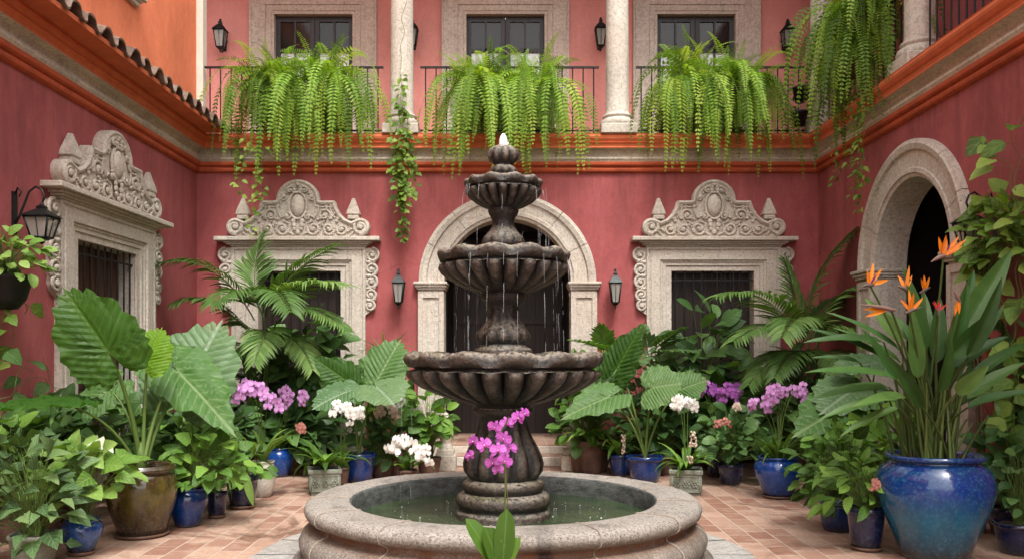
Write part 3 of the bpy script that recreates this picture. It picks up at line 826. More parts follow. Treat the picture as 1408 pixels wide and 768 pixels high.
# upper gallery
GY = 1.1
mb = MB()
doors = ((-3.18, .64), (-.036, .64), (3.09, .64))
wall_panel(mb, -6.5, 6.1, 4.8, 8.3, [(c - h, c + h, ZB + .01, 7.19, 0) for c, h in doors], y=GY)
mb.build('gallery_wall', M['gallery'], bw, False)
mb = MB(); mb.box(-6.5, 6.1, -.02, GY + .02, 4.62, 4.912); mb.build('gallery_floor', M['floor'], bw, False)
mb = MB(); mb.box(-6.5, 6.1, -.3, GY + .1, 8.25, 8.4); mb.build('gallery_ceiling', M['gallery'], bw, False)
mb = MB(); mb.box(-6.5, -6.4, 0.1, GY, 4.9, 8.3); mb.build('end_wall', M['gallery'], bw, False)
for c, h in doors:
    mb = MB()
    sweep_u(mb, [(.40, 0), (.40, -.07), (.37, -.07), (.36, -.055), (.14, -.055), (.13, -.035), (.05, -.035), (.04, -.02), (0, -.02), (0, .16)], h, 7.19, 1.05, 0, ZB)
    fr = mb.build('balcony_door', M['stone_up'], bw, False, (c, GY, 0))
    for s in (-1, 1):
        mb = MB(); a, b = (0.004, h) if s > 0 else (-h, -0.004)
        def fbox(x0, x1, z0, z1): mb.box(x0, x1, .085, .13, z0, z1)
        z0, z1 = ZB + .01, 7.185
        fbox(a, a + .075, z0, z1); fbox(b - .075, b, z0, z1)
        for za, zb in ((z0, z0 + .22), (z0 + .62, z0 + .72), (6.60, 6.66), (7.1, z1)): fbox(a + .075, b - .075, za, zb)
        fbox((a + b) / 2 - .016, (a + b) / 2 + .016, z0 + .72, 7.1)
        lf = mb.build('door_leaf', M['bluewood'], fr, False)
        mb = MB(); mb.quad((a + .07, .11, 6.63), (b - .07, .11, 6.63), (b - .07, .11, 7.11), (a + .07, .11, 7.11))
        mb.build('glass', M['pane'], fr, False)
        mb = MB(); mb.box(a + .07, b - .07, .105, .125, z0 + .2, z0 + .64); mb.build('lower_panel', M['bluewood'], fr, False)
        mb = MB(); rr = random.Random(int(c * 10) + s)
        N = 22
        rows = []
        for zz in (z0 + .73, 6.60):
            rows.append([mb.vert((lerp(a + .08, b - .08, i / N), .118 + .006 * sin(i * 1.9 + rr.random()), zz)) for i in range(N + 1)])
        for i in range(N): mb.face((rows[0][i], rows[0][i + 1], rows[1][i + 1], rows[1][i]))
        mb.build('sheet', M['sheet'], fr, False)  # stands in for the panes' sky reflection, painted as a pale surface
    mb = MB(); mb.box(-h, h, .24, .26, ZB, 7.2); mb.build('room_shade_panel', M['wood'], fr, False)  # dark panel: the shade of the room behind the panes, put into colour
for x in (-1.6, 1.66): column(bw, x, BY + .02, ZB - .005)
column(bw, 4.76, BY + .02, ZB - .005)
for a, b in ((-4.58, -1.88), (-1.32, 1.38), (1.94, 4.48)): railing(bw, (a, BY, 0), (b, BY, 0), ZB)

# ------------------------------------------------------------------ left wing
lw = thing('house_wing', 'left wing with orange upper wall above a clay tile eave', 'building', (-WX, 0, 0))
RL = R(90)
lwc = 10.25
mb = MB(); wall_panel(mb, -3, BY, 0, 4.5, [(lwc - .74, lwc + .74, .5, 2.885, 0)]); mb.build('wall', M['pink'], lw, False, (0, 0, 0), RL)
mb = MB(); cornice(mb, -3, BY, 0, 1); mb.build('cornice', [M['cor_o'], M['cor_r'], M['cor_g']], lw, False, (0, 0, 0), RL)
carved_window(lw, (0, lwc, 0), RL, 1.2, shutter='wood2')
mb = MB()
wall_panel(mb, -3, BY - .004, 4.9, 9.2, [(9.62, 10.88, 6.3, 8.1, 0)]); mb.build('upper_wall', M['orange'], lw, False, (0, 0, 0), RL)
mb = MB()
mb.box(-3, BY - .21, -.46, -.19, 4.918, 4.945); mb.box(-3, BY - .21, -.47, -.44, 4.90, 4.95)
mb.build('eave_board', M['cor_o'], lw, False, (0, 0, 0), RL)
mb = MB()
per = .335; Y0, Y1 = -3.0, BY - .05; n = int((Y1 - Y0) / per * 10)
def wave(u):
    f = (u / per) % 1.0
    return .082 * sqrt(max(0, 1 - ((f - .32) / .32) ** 2)) if f < .64 else -.045 * sqrt(max(0, 1 - ((f - .82) / .18) ** 2))
rj = random.Random(5)
rows = []
lv = [(-.52, 0), (-.33, 0), (-.325, .018), (-.14, .018), (-.135, .036), (.01, .036)]
jit = {}
for o, st in lv:
    row = []
    for i in range(n + 1):
        u = Y0 + (Y1 - Y0) * i / n
        kk = int(u / per); j = jit.setdefault(kk, (rj.uniform(-.016, .016), rj.uniform(-.008, .008)))
        row.append(mb.vert((u, o + (j[0] if o < 0 else 0), 4.985 + (o + .52) * .28 + st + wave(u) + j[1])))
    rows.append(row)
low = [mb.vert((mb.v[i].x, mb.v[i].y + .004, mb.v[i].z - .022)) for i in rows[0]]
low2 = [mb.vert((mb.v[i].x, -.30, mb.v[i].z + .02)) for i in rows[0]]
for A, B in zip([low2, low] + rows, [low] + rows):
    for i in range(n): mb.face((A[i], A[i + 1], B[i + 1], B[i]), 0, True)
mb.build('tile_row', M['rooftile'], lw, False, (0, 0, 0), RL, sharp=50)
mb = MB(); mb.box(-WX - .03, -WX + .10, BY - .02, BY + .14, ZB, 8.6); mb.build('corner_trim', M['white_trim'], lw, True)
# small upper window with a stone frame
mb = MB()
prof = [(.16, .01), (.16, -.07), (.12, -.08), (.10, -.05), (.0, -.05), (0, .2)]
c0, h0 = 10.25, .63
for (e, y), (e2, y2) in zip(prof, prof[1:]):
    def ring(e, y): return [(c0 - h0 - e, y, 6.3 - e), (c0 + h0 + e, y, 6.3 - e), (c0 + h0 + e, y, 8.1 + e), (c0 - h0 - e, y, 8.1 + e)]
    A, B = ring(e, y), ring(e2, y2)
    for i in range(4): mb.quad(A[i], A[(i + 1) % 4], B[(i + 1) % 4], B[i])
for z0, z1, o, hh in ((6.06, 6.09, .09, .80), (6.09, 6.135, .13, .84), (6.0, 6.06, .06, .76)): mb.bbox(c0 - hh, c0 + hh, -o, .02, z0, z1, .008)
uw = mb.build('window', M['stone'], lw, False, (0, 0, 0), RL)
mb = MB(); mb.box(c0 - h0, c0 + h0, .15, .18, 6.3, 8.1); mb.build('shutter', M['wood2'], uw, False)

# ------------------------------------------------------------------ right wing
rw = thing('house_wing', 'right wing with big stone archway below an open columned gallery', 'building', (WX, 0, 0))
RR = R(-90)
ac = -10.15
mb = MB(); wall_panel(mb, -BY, 3, 0, 4.5, [(ac - .965, ac + .965, 0, 2.72, 1)]); mb.build('wall', M['pink'], rw, False, (0, 0, 0), RR)
mb = MB(); cornice(mb, -BY, 3, 1, 0); mb.build('cornice', [M['cor_o'], M['cor_r'], M['cor_g']], rw, False, (0, 0, 0), RR)
arch_portal(rw, (0, -ac, 0), RR, .96, 1.385, 2.72, .38)
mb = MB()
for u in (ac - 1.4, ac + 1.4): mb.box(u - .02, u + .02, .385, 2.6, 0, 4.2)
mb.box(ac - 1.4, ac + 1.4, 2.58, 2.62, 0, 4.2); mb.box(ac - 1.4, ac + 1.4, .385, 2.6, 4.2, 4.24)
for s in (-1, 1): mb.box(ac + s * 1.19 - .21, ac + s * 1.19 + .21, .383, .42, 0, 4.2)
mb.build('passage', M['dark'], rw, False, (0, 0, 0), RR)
mb = MB(); wall_panel(mb, -BY - 1.2, 3, 4.8, 8.3, [], y=1.35); mb.build('gallery_wall', M['pink'], rw, False, (0, 0, 0), RR)
mb = MB(); mb.box(-BY + .02, 3, -.02, 1.37, 4.62, 4.912); mb.build('gallery_floor', M['floor'], rw, False, (0, 0, 0), RR)
mb = MB(); mb.box(-BY + .31, 3, -.3, 1.5, 8.25, 8.4); mb.build('gallery_ceiling', M['gallery'], rw, False, (0, 0, 0), RR)
for y in (10.11, 6.9, 3.7): column(rw, 4.78, y, ZB - .005)
for a, b in ((12.9, 10.39), (9.83, 7.18)): railing(rw, (4.72, a, 0), (4.72, b, 0), ZB)

# ================================================================== LANTERNS
def lantern_body(mbf, mbg, c, w, h):
    """square tapering lantern hanging from c (its top centre)"""
    x, y, z = c; n = 4
    def ring(r, zz): return [(x + r * cos(pi / 4 + k * pi / 2), y + r * sin(pi / 4 + k * pi / 2), zz) for k in range(4)]
    rt, rb = w * .60, w * .36
    zt, zb = z - h * .36, z - h * .84
    A, B = ring(rt, zt), ring(rb, zb)
    for k in range(4):
        mbf.tube([A[k], B[k]], .010, .010, 4)
        mbf.tube([A[k], A[(k + 1) % 4]], .011, .011, 4); mbf.tube([B[k], B[(k + 1) % 4]], .011, .011, 4)
        m0 = V(A[k]).lerp(V(A[(k + 1) % 4]), .5); m1 = V(B[k]).lerp(V(B[(k + 1) % 4]), .5); mbf.tube([m0, m1], .005, .005, 4)
        a = .96
        mbg.quad(*[(x + (p[0] - x) * a, y + (p[1] - y) * a, p[2]) for p in (A[k], A[(k + 1) % 4], B[(k + 1) % 4], B[k])])
    rr = [ring(rt * 1.22, zt + .005), ring(rt * .95, zt + h * .07), ring(rt * .52, zt + h * .16), ring(rt * .30, zt + h * .20), ring(rt * .34, zt + h * .25), ring(rt * .12, zt + h * .30)]
    ids = [[mbf.vert(p) for p in q] for q in rr]
    for P, Q in zip(ids, ids[1:]):
        for k in range(4): mbf.face((P[k], P[(k + 1) % 4], Q[(k + 1) % 4], Q[k]), 0, False)
    mbf.face(ids[0][::-1], 0, False)
    mbf.lathe([(.004, z), (.022, z - h * .02), (.012, z - h * .05), (.03, z - h * .07)], 8, 0, (x, y, 0))
    q = [ring(rb * 1.05, zb), ring(rb * .7, zb - h * .05), ring(rb * .25, zb - h * .08), ring(rb * .3, zb - h * .11), ring(.003, zb - h * .16)]
    ids = [[mbf.vert(p) for p in qq] for qq in q]
    for P, Q in zip(ids, ids[1:]):
        for k in range(4): mbf.face((P[k], P[(k + 1) % 4], Q[(k + 1) % 4], Q[k]), 0, False)
    return zt, zb

def wall_lantern(label, top, w, h, wall_n, reach, group=None, scroll=False):
    """top: the lantern's top; wall_n: direction out of the wall; reach: distance of the lantern's axis from the wall"""
    top = V(top); n = V(wall_n)
    wp = top - n * reach
    t = thing('wall_lantern', label, 'lantern', wp - V((0, 0, h)), group)
    f, g, b = MB(), MB(), MB()
    zt, zb = lantern_body(f, g, top, w, h)
    if not scroll:
        zc = lerp(top.z, top.z - h, .55); base = V((wp.x, wp.y, zc))
        s = V((-n.y, n.x, 0))
        b.tube([base, base + n * .02], .055, .055, 10)
        b.tube([base + n * .01 + V((0, 0, -.05)), base + n * reach * .5 + V((0, 0, -h * .38)), V((top.x, top.y, zb - h * .1))], .011, .009, 6)
        b.tube([base + n * .01 + V((0, 0, .10)), base + n * reach * .4 + V((0, 0, .10)), base + n * max(.02, reach - w * .55) + V((0, 0, .06))], .009, .009, 6)
        b.box(wp.x - .03 * abs(s.x) - .006, wp.x + .03 * abs(s.x) + .006, wp.y - .03 * abs(s.y) - .006, wp.y + .03 * abs(s.y) + .006, zc - .16, zc + .16)
    else:
        z = top.z
        b.box(wp.x - .002, wp.x + .02, wp.y - .035, wp.y + .035, z - .30, z + .10)
        P = [wp + n * .02 + V((0, 0, -.2))]
        P += [wp + n * reach * a + V((0, 0, c)) for a, c in ((.2, -.14), (.38, -.02), (.55, .10), (.78, .15), (1.0, .12), (1.1, .05), (1.03, .0))]
        b.tube(P, .012, .010, 6)
        b.tube([wp + n * .02 + V((0, 0, .08)), wp + n * (reach * .15) + V((0, 0, .14)), wp + n * (reach * .28) + V((0, 0, .1)), wp + n * (reach * .2) + V((0, 0, .05))], .010, .007, 6)
        b.tube([wp + n * reach * 1.03, top + V((0, 0, -.01))], .008, .008, 6)
    fr = f.build('frame', M['bronze'], t); g.build('glass', M['glass'], t); b.build('bracket', M['bronze'], t)
    return t

wall_lantern('small black wall lantern left of the central arch', at(548, 369, BY - .2), .19, .60, (0, -1, 0), .2)
wall_lantern('small black wall lantern right of the central arch', at(846, 369, BY - .2), .19, .60, (0, -1, 0), .2)
wall_lantern('dark upper gallery lantern at the end of the balcony beside the orange wall', at(303, 26, BY + GY - .2), .21, .55, (0, -1, 0), .2)
wall_lantern('dark gallery lantern half hidden behind the column wrapped by a vine', at(567, 24, BY + GY - .2), .19, .55, (0, -1, 0), .2)
wall_lantern('dark gallery lantern just left of the bare round column', at(826, 24, BY + GY - .2), .20, .55, (0, -1, 0), .2)
wall_lantern('dark gallery lantern in the corner beside the longest hanging fern', at(1083, 26, BY + GY - .2), .21, .55, (0, -1, 0), .2)
wall_lantern('large black lantern on a scrolled bracket beside the left carved window', (-WX + .27, 8.3, 3.08), .27, .40, (1, 0, 0), .27, None, True)
wall_lantern('black wall lantern half buried in climbing leaves near the right archway', (WX - .25, 8.42, 3.05), .25, .40, (-1, 0, 0), .25, None, True)

# ================================================================== FOUNTAIN
fo = thing('tiered_fountain', 'dark wet three bowl stone fountain rising from a round stone basin', 'fountain', (FX, FY, 0))
mb = MB()
bp = [(1.66, .02), (1.66, .05), (1.63, .075), (1.60, .085), (1.60, .10), (1.575, .115), (1.585, .14), (1.605, .175), (1.61, .215), (1.595, .255), (1.56, .29), (1.52, .31), (1.485, .318), (1.47, .33), (1.468, .35), (1.48, .365),
      (1.50, .372), (1.51, .378), (1.525, .385), (1.555, .40), (1.57, .425), (1.572, .45), (1.56, .475), (1.535, .492), (1.50, .50), (1.40, .505), (1.30, .503), (1.235, .498), (1.215, .49), (1.208, .475), (1.20, .40), (1.195, .2), (1.18, .12), (0, .12)]
rj = random.Random(9)
mb.lathe(bp, 192, 0, (FX, FY, 0))
# tool-worn unevenness
from mathutils import noise as mnoise
for v in mb.v:
    q = V((v.x - FX, v.y - FY, v.z))
    if q.z > .02 and sqrt(q.x ** 2 + q.y ** 2) > 1.1:
        k = mnoise.noise(q * 3.1) * .010 + mnoise.noise(q * 9) * .005
        r = sqrt(q.x ** 2 + q.y ** 2); s = (r + k) / r
        v.x = FX + q.x * s; v.y = FY + q.y * s; v.z += k * .35
# joints between the kerb stones: narrow ridges of old mortar
joints = []
for k in range(13):
    a = 2 * pi * (k + .62) / 13
    P = [(FX + (r + .002) * cos(a), FY + (r + .002) * sin(a), z + (.002 if z > .48 else 0)) for r, z in bp[3:29]]
    joints.append(P)
ba = mb.build('basin', M['basin'], fo)
M['mortar'] = stone('old_mortar', (0.34, 0.29, 0.24), (.15, .12, .1), .5, .4, 2)
for P in joints:
    mbj = MB(); mbj.tube(P, lambda t: .006, None, 5); mbj.build('joint', M['mortar'], ba)

def flut(n, amp, sharp=1.0):
    return lambda th, k: 1 + k * amp * (abs(cos(n * th / 2)) ** sharp - .6)
# pedestal rings and vase
mb = MB()
mb.lathe([(.30, .10), (.385, .12), (.385, .36), (.375, .385), (.36, .395), (.36, .42), (.375, .435), (.382, .46), (.375, .50), (.35, .525), (.315, .535), (.315, .55), (.33, .565), (.335, .59), (.325, .615), (.30, .63), (.27, .64)], 64, 0, (FX, FY, 0))
mb.lathe([(.27, .64, 0), (.285, .66, .3), (.305, .70, 1), (.312, .76, 1), (.298, .82, 1), (.268, .89, 1), (.232, .96, .9), (.205, 1.03, .7), (.19, 1.10, .3), (.195, 1.14, 0), (.24, 1.17, 0), (.245, 1.20, 0), (.23, 1.215, 0), (.25, 1.24, 0), (.31, 1.27, 0)],
         96, 0, (FX, FY, 0), fr=flut(12, .13))
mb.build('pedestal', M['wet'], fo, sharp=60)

def bowl(z0, z1, r0, r1, n, lobes, lip):
    """gadrooned bowl with a wavy rim; returns mesh and the height of the water in it"""
    mb = MB(); H = z1 - z0; P = []
    for i in range(13):
        t = i / 12
        r = r0 + (r1 * .95 - r0) * sin(t * pi / 2) ** .92
        z = z0 + H * .64 * t ** 1.06
        P.append((r, z, min(1, .25 + 1.6 * t) * (1 if t < .97 else .7)) if i else (r, z, 0))
    ru = r1 * .895
    P2 = [(ru, z0 + H * .67, 0), (ru * 1.0, z0 + H * .70, 0), (r1 * .96, z0 + H * .73, .0), (r1 * .995, z0 + H * .79, 2), (r1 * 1.01, z0 + H * .87, 3), (r1 * .99, z0 + H * .95, 3), (r1 * .94, z1, 3), (r1 * .88, z1 - .01, 3), (r1 * .84, z1 - .03, 1), (r1 * .80, z0 + H * .78, 0), (r1 * .3, z0 + H * .60, 0), (r0 * .7, z0 + H * .60, 0)]
    N = n * 14
    fr = lambda th, k: 1 + .17 * k * (abs(cos(n * th / 2)) ** .5 - .74)
    mb.lathe(P, N, 0, (FX, FY, 0), fr=fr)
    last = len(mb.v)
    fr2 = lambda th, k: 1 + .011 * k * (cos(lobes * th)) - .009 * k
    fz2 = lambda th, k: lip * k / 3 * (cos(lobes * th) * .32)
    mb.lathe([(P[-1][0], P[-1][1], 0)] + P2, N, 0, (FX, FY, 0), fr=fr2, fz=fz2)
    for v in mb.v:
        q = V((v.x - FX, v.y - FY, v.z)); k = mnoise.noise(q * 7) * .010 * r1 + mnoise.noise(q * 22) * .006
        v.z += k; v.x += k * .6 * q.x; v.y += k * .6 * q.y
    return mb
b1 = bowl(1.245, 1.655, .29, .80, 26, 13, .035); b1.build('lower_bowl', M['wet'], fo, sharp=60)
mb = MB()
mb.lathe([(.20, 1.50), (.235, 1.62), (.235, 1.665), (.225, 1.685), (.19, 1.70), (.185, 1.72)], 48, 0, (FX, FY, 0))
mb.lathe([(.185, 1.72, 0), (.20, 1.745, .5), (.216, 1.775, 1), (.208, 1.81, 1), (.172, 1.86, 1), (.138, 1.91, .8), (.125, 1.97, .6), (.13, 2.02, .3), (.15, 2.05, 0), (.175, 2.08, 0), (.185, 2.11, 0), (.18, 2.13, 0), (.21, 2.15, 0)], 96, 0, (FX, FY, 0), fr=flut(12, .07))
mb.build('stem', M['wet'], fo, sharp=60)
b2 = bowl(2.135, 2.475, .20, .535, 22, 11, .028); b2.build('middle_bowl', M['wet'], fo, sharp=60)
mb = MB()
mb.lathe([(.14, 2.36), (.165, 2.46), (.165, 2.49), (.15, 2.50)], 48, 0, (FX, FY, 0))
mb.lathe([(.15, 2.50, 0), (.165, 2.52, .6), (.170, 2.55, 1), (.15, 2.59, 1), (.115, 2.63, .8), (.092, 2.67, .5), (.088, 2.71, .2), (.10, 2.745, 0), (.118, 2.77, 0), (.125, 2.80, 0), (.12, 2.81, 0), (.13, 2.82, 0)], 96, 0, (FX, FY, 0), fr=flut(10, .07))
mb.build('stem', M['wet'], fo, sharp=60)
b3 = bowl(2.815, 3.05, .13, .315, 20, 10, .02); b3.build('upper_bowl', M['wet'], fo, sharp=60)
mb = MB()
mb.lathe([(.085, 2.95, 0), (.10, 3.04, 0), (.098, 3.06, 0), (.088, 3.075, .3), (.105, 3.10, 1), (.108, 3.125, 1), (.09, 3.15, .5), (.076, 3.16, 0), (.08, 3.175, 0), (.09, 3.185, .5), (.118, 3.21, 1), (.126, 3.25, 1), (.11, 3.29, 1), (.075, 3.315, .5), (.03, 3.325, 0), (0, 3.325, 0)], 90, 0, (FX, FY, 0), fr=flut(9, .14))
mb.build('finial', M['wet'], fo, sharp=60)

mb = MB(); N = 64
c = mb.vert((FX, FY, .335)); rg = [[mb.vert((FX + r * cos(2 * pi * j / N), FY + r * sin(2 * pi * j / N), .335)) for j in range(N)] for r in (.4, .8, 1.205)]
for j in range(N): mb.face((c, rg[0][j], rg[0][(j + 1) % N]))
for A, B in zip(rg, rg[1:]):
    for j in range(N): mb.face((A[j], B[j], B[(j + 1) % N], A[(j + 1) % N]))
struct(mb.build('water', M['water']))
# falling strands
rw_ = random.Random(21)
def strands(name, label, r, z0, z1, n):
    mb = MB()
    for k in range(n):
        a = rw_.uniform(-.28, pi + .28) if n < 5 else rw_.uniform(0, 2 * pi); rr = r * rw_.uniform(.96, 1.05)
        if abs(a - 1.5 * pi) < .45 and k % 3: continue
        zt = z0 + rw_.uniform(-.02, .01); t0 = zt
        while t0 > z1:
            L = rw_.uniform(.03, .28); e = max(z1, t0 - L)
            P = [(FX + (rr + .03 * ((zt - z) / (zt - z1)) ** .5) * cos(a) + rw_.uniform(-.002, .002), FY + (rr + .03 * ((zt - z) / (zt - z1)) ** .5) * sin(a), z) for z in [lerp(t0, e, i / 4) for i in range(5)]]
            th = rw_.uniform(.0009, .0019)
            mb.tube(P, lambda t: th * (1 + .4 * sin(t * 5)), None, 5)
            t0 = e - rw_.uniform(.01, .16)
    o = mb.build(name, M['fall']); o['kind'] = 'stuff'; o['label'] = label; o['category'] = 'water'
strands('falling_water', 'thin strands of water dripping off the smallest top bowl', .325, 2.98, 2.44, 18)
strands('falling_water', 'long strands of water falling from the middle bowl into the lower bowl', .55, 2.40, 1.62, 36)
strands('falling_water', 'sparse drips of water falling from the widest bowl into the basin', .81, 1.58, .335, 3)
mb = MB()
mb.lathe([(.034, 3.32), (.036, 3.34), (.034, 3.37), (.024, 3.40), (.010, 3.42), (0, 3.425)], 14, 0, (FX, FY, 0))
for k in range(26):
    a = rw_.uniform(0, 6.28); r = rw_.uniform(.0, .05); mb.blob((FX + r * cos(a), FY + r * sin(a), 3.325 + rw_.uniform(-.01, .06 - r)), .008, .008, .01, 6)
o = mb.build('water_spout', M['foam']); tag(o, 'bubbling white water spout on the very top of the fountain', 'water', None, 'stuff')
mb = MB()
for k in range(60):
    a = rw_.uniform(0, 6.28); r = rw_.uniform(.42, 1.0) if k % 3 else .81 + rw_.uniform(-.05, .05); q = rw_.uniform(.002, .007); mb.blob((FX + r * cos(a), FY + r * sin(a), .336 + rw_.random() ** 4 * .05), q, q, q * .6, 6)
o = mb.build('water_bubbles', M['foam']); tag(o, 'white bubbles and splashes floating on the basin water', 'bubbles', None, 'stuff')

# ================================================================== PLANT BUILDERS
UP = V((0, 0, 1))
def shp_ovate(t): return max(0.0, (t ** .55) * ((1 - t) ** .75) * 1.95)
def shp_lance(t): return max(0.0, sin(pi * min(1, t ** .8)) ** .85)
def shp_heart(t): return min(1, ((t + .012) * 9) ** .6) * (1 - t) ** .62 * 1.12
def shp_arrow(t): return min(1, ((t + .012) * 8) ** .7) * (1 - t) ** .9 * 1.25
def shp_strap(t): return min(1, .55 + t * 1.6) * (1 - t ** 3.5) ** .8
def shp_petal(t): return max(0.0, (t ** .6) * ((1 - t) ** .35) * 1.35)
def shp_paddle(t): return max(0.0, sin(pi * min(1, t ** .7)) ** .7) * (1 - .25 * t)
def shp_oblong(t): return (.38 + .62 * min(1, t * 1.8) ** .8) * max(0, 1 - t ** 5) ** .55
SHP = dict(oblong=shp_oblong, ovate=shp_ovate, lance=shp_lance, heart=shp_heart, arrow=shp_arrow, strap=shp_strap, petal=shp_petal, paddle=shp_paddle)

def ortho(n, d):
    n = n - d * n.dot(d)
    if n.length < 1e-4: n = d.cross(V((1, .2, .1)))
    return n.normalized()

def leaf(mb, p, d, n, L, W, shape='ovate', droop=.6, fold=.2, seg=6, cross=2, var=.5, wav=0.0, m=0, curl=0.0):
    """W is the half width; grows from p along d with its upper side to n"""
    f = SHP[shape]; d = V(d).normalized(); n = ortho(V(n), d); p = V(p)
    side = d.cross(n); rows = []
    ss = [k / cross for k in range(-cross, cross + 1)]
    ph = var * 40
    for i in range(seg + 1):
        t = i / seg; wd = W * f(t)
        row = []
        for s in ss:
            o = side * (s * wd) + n * (abs(s) * wd * (fold - curl * abs(s)) + wav * W * sin(t * 17 + ph + (2 if s > 0 else 0)) * abs(s))
            row.append(mb.vert(p + o, (t, s, var)))
        rows.append(row)
        if i < seg:
            p = p + d * (L / seg)
            q = Quaternion(side, -droop / seg); d = (q @ d).normalized(); n = (q @ n).normalized()
    for A, B in zip(rows, rows[1:]):
        for j in range(len(ss) - 1): mb.face((A[j], A[j + 1], B[j + 1], B[j]), m)
    return p

HEART = [(1.0, 0.0), (.93, .055), (.80, .155), (.62, .28), (.42, .385), (.22, .455), (.03, .49), (-.15, .485), (-.29, .43), (-.385, .33), (-.41, .22), (-.37, .12), (-.27, .055), (-.14, .02), (-.04, .004)]
ROUND = [(1.0, 0.0), (.95, .10), (.84, .24), (.68, .37), (.48, .475), (.26, .54), (.04, .56), (-.16, .545), (-.32, .48), (-.43, .36), (-.46, .235), (-.42, .12), (-.31, .05), (-.16, .02), (-.04, .004)]
def ear(mb, A, T, hint, wr=1.0, var=.5, sag=.18, cup=.12, ruf=.02, outline=HEART, nv=9, m=0):
    nv = 9
    """one elephant-ear blade from the stalk joint A to the tip T, upper side towards hint"""
    A, T = V(A), V(T); L = (T - A).length; x = (T - A) / L; n = ortho(V(hint), x); y = n.cross(x)
    # dense outline
    pts = []
    K = 3
    for (x0, y0), (x1, y1) in zip(outline, outline[1:]):
        for k in range(K): pts.append((lerp(x0, x1, k / K), lerp(y0, y1, k / K)))
    pts.append(outline[-1])
    full = pts + [(a, -b) for a, b in pts[-1:0:-1]]
    R_ = 9; rings = []
    rr = random.Random(int(var * 9999))
    ph = rr.uniform(0, 6)
    nick = [(rr.uniform(-3, 3), rr.uniform(.03, .07), rr.uniform(.06, .16)) for _ in range(4)]
    def P(u, v, e):
        g = (u - .75 * abs(v)) * nv
        cor = abs(((g + 50.25) % 1.0) - .5) * 2
        w_ = .10 * cor * min(1, abs(v) * 6) * min(1, abs(1 - u) * 3)
        w_ += ruf * sin(9 * math.atan2(v, u + .1) + ph) * e ** 3
        th = math.atan2(v, u + .05); sc = 1 + .05 * e ** 4 * cos(2 * pi * g) - sum(dp * e ** 5 * max(0, 1 - abs(th - t0) / wd) for t0, wd, dp in nick)
        z = -sag * max(0, u) ** 2 - cup * v * v * 2 + .10 * abs(v) + w_ - .25 * max(0, -u) ** 2 * 1.5 + .05 * sin(3 * u + ph) * v
        return A + x * (u * L * sc) + y * (v * L * wr * sc) + n * (z * L * .8)
    c = mb.vert(P(0, 0, 0), (.3, 0, var))
    for i in range(1, R_ + 1):
        e = (i / R_) ** .85
        rings.append([mb.vert(P(u * e, v * e, e), ((u * e + .45) / 1.45, max(-1, min(1, v * e / .5)), var)) for u, v in full])
    k = len(full)
    for j in range(k): mb.face((c, rings[0][j], rings[0][(j + 1) % k]), m)
    for a, b in zip(rings, rings[1:]):
        for j in range(k): mb.face((a[j], b[j], b[(j + 1) % k], a[(j + 1) % k]), m)

def arc(a, b, lift=None, n=10, mid=None):
    a, b = V(a), V(b)
    c = V(mid) if mid is not None else (a + b) / 2 + V(lift or (0, 0, 0))
    return [(a * (1 - t) ** 2 + c * 2 * t * (1 - t) + b * t * t) for t in [i / n for i in range(n + 1)]]

def rnd_unit(r):
    while True:
        q = V((r.uniform(-1, 1), r.uniform(-1, 1), r.uniform(-1, 1)))
        if .05 < q.length < 1: return q.normalized()

def bush(mb, base, c, rad, n, L, wr=.42, shape='ovate', seed=1, droop=.7, stem_r=.004, m=0, sm=1, low=-.55, bare=.0, seg=5, cross=2, up=.55, shell=.5, wav=.05, fold=.2):
    r = random.Random(seed); base, c = V(base), V(c)
    k = 0; tries = 0
    while k < n and tries < n * 20:
        tries += 1
        q = rnd_unit(r)
        if q.z < low: continue
        rho = lerp(shell, 1, r.random() ** .6)
        p = c + V((q.x * rad[0], q.y * rad[1], q.z * rad[2])) * rho
        if p.z < .04: continue
        out = V((q.x, q.y, q.z * .55)) + rnd_unit(r) * .45 + V((0, -.18, -.05))
        nrm = UP * up + V((q.x, q.y, 0)) * .35 + V((0, -.42, 0)) + rnd_unit(r) * .35
        l = r.uniform(*L)
        leaf(mb, p, out, nrm, l, l * wr * r.uniform(.85, 1.12), shape, droop * r.uniform(.4, 1.4), fold * r.uniform(.4, 1.4), seg, cross, r.random(), wav, m)
        if stem_r and r.random() > bare:
            b = base + V((r.uniform(-1, 1), r.uniform(-1, 1), 0)) * rad[0] * .14
            mid = V((lerp(b.x, p.x, .35), lerp(b.y, p.y, .35), lerp(b.z, p.z, .75)))
            mb.tube(arc(b, p, mid=mid, n=5), stem_r, stem_r * .6, 4, sm, False, (.3, 0, r.random()))
        k += 1

def box_px(x0, x1, y0, y1, d, dep=None):
    """ellipsoid filling that picture rectangle at distance d"""
    c = at((x0 + x1) / 2, (y0 + y1) / 2, d); rx = (x1 - x0) / 2 * d / 1200; rz = (y1 - y0) / 2 * d / 1200
    return c, (rx, dep or rx * .8, rz)

def straps(mb, base, n, L, W, seed=1, spread=.7, droop=1.3, r0=.03, shape='strap', m=0, seg=8, fold=.25, up=1.0):
    r = random.Random(seed); base = V(base)
    for i in range(n):
        a = i * 2.39996 + r.uniform(-.3, .3); o = V((cos(a), sin(a), 0))
        s = spread * (.35 + .65 * (i + .5) / n) * r.uniform(.8, 1.15)
        d = UP * up + o * s
        l = L * r.uniform(.75, 1.1)
        leaf(mb, base + o * r0 * r.random(), d, -o + UP * .3, l, W * r.uniform(.8, 1.1), shape, droop * r.uniform(.6, 1.35) * (.5 + s), fold, seg, 1, r.random(), 0.0, m)

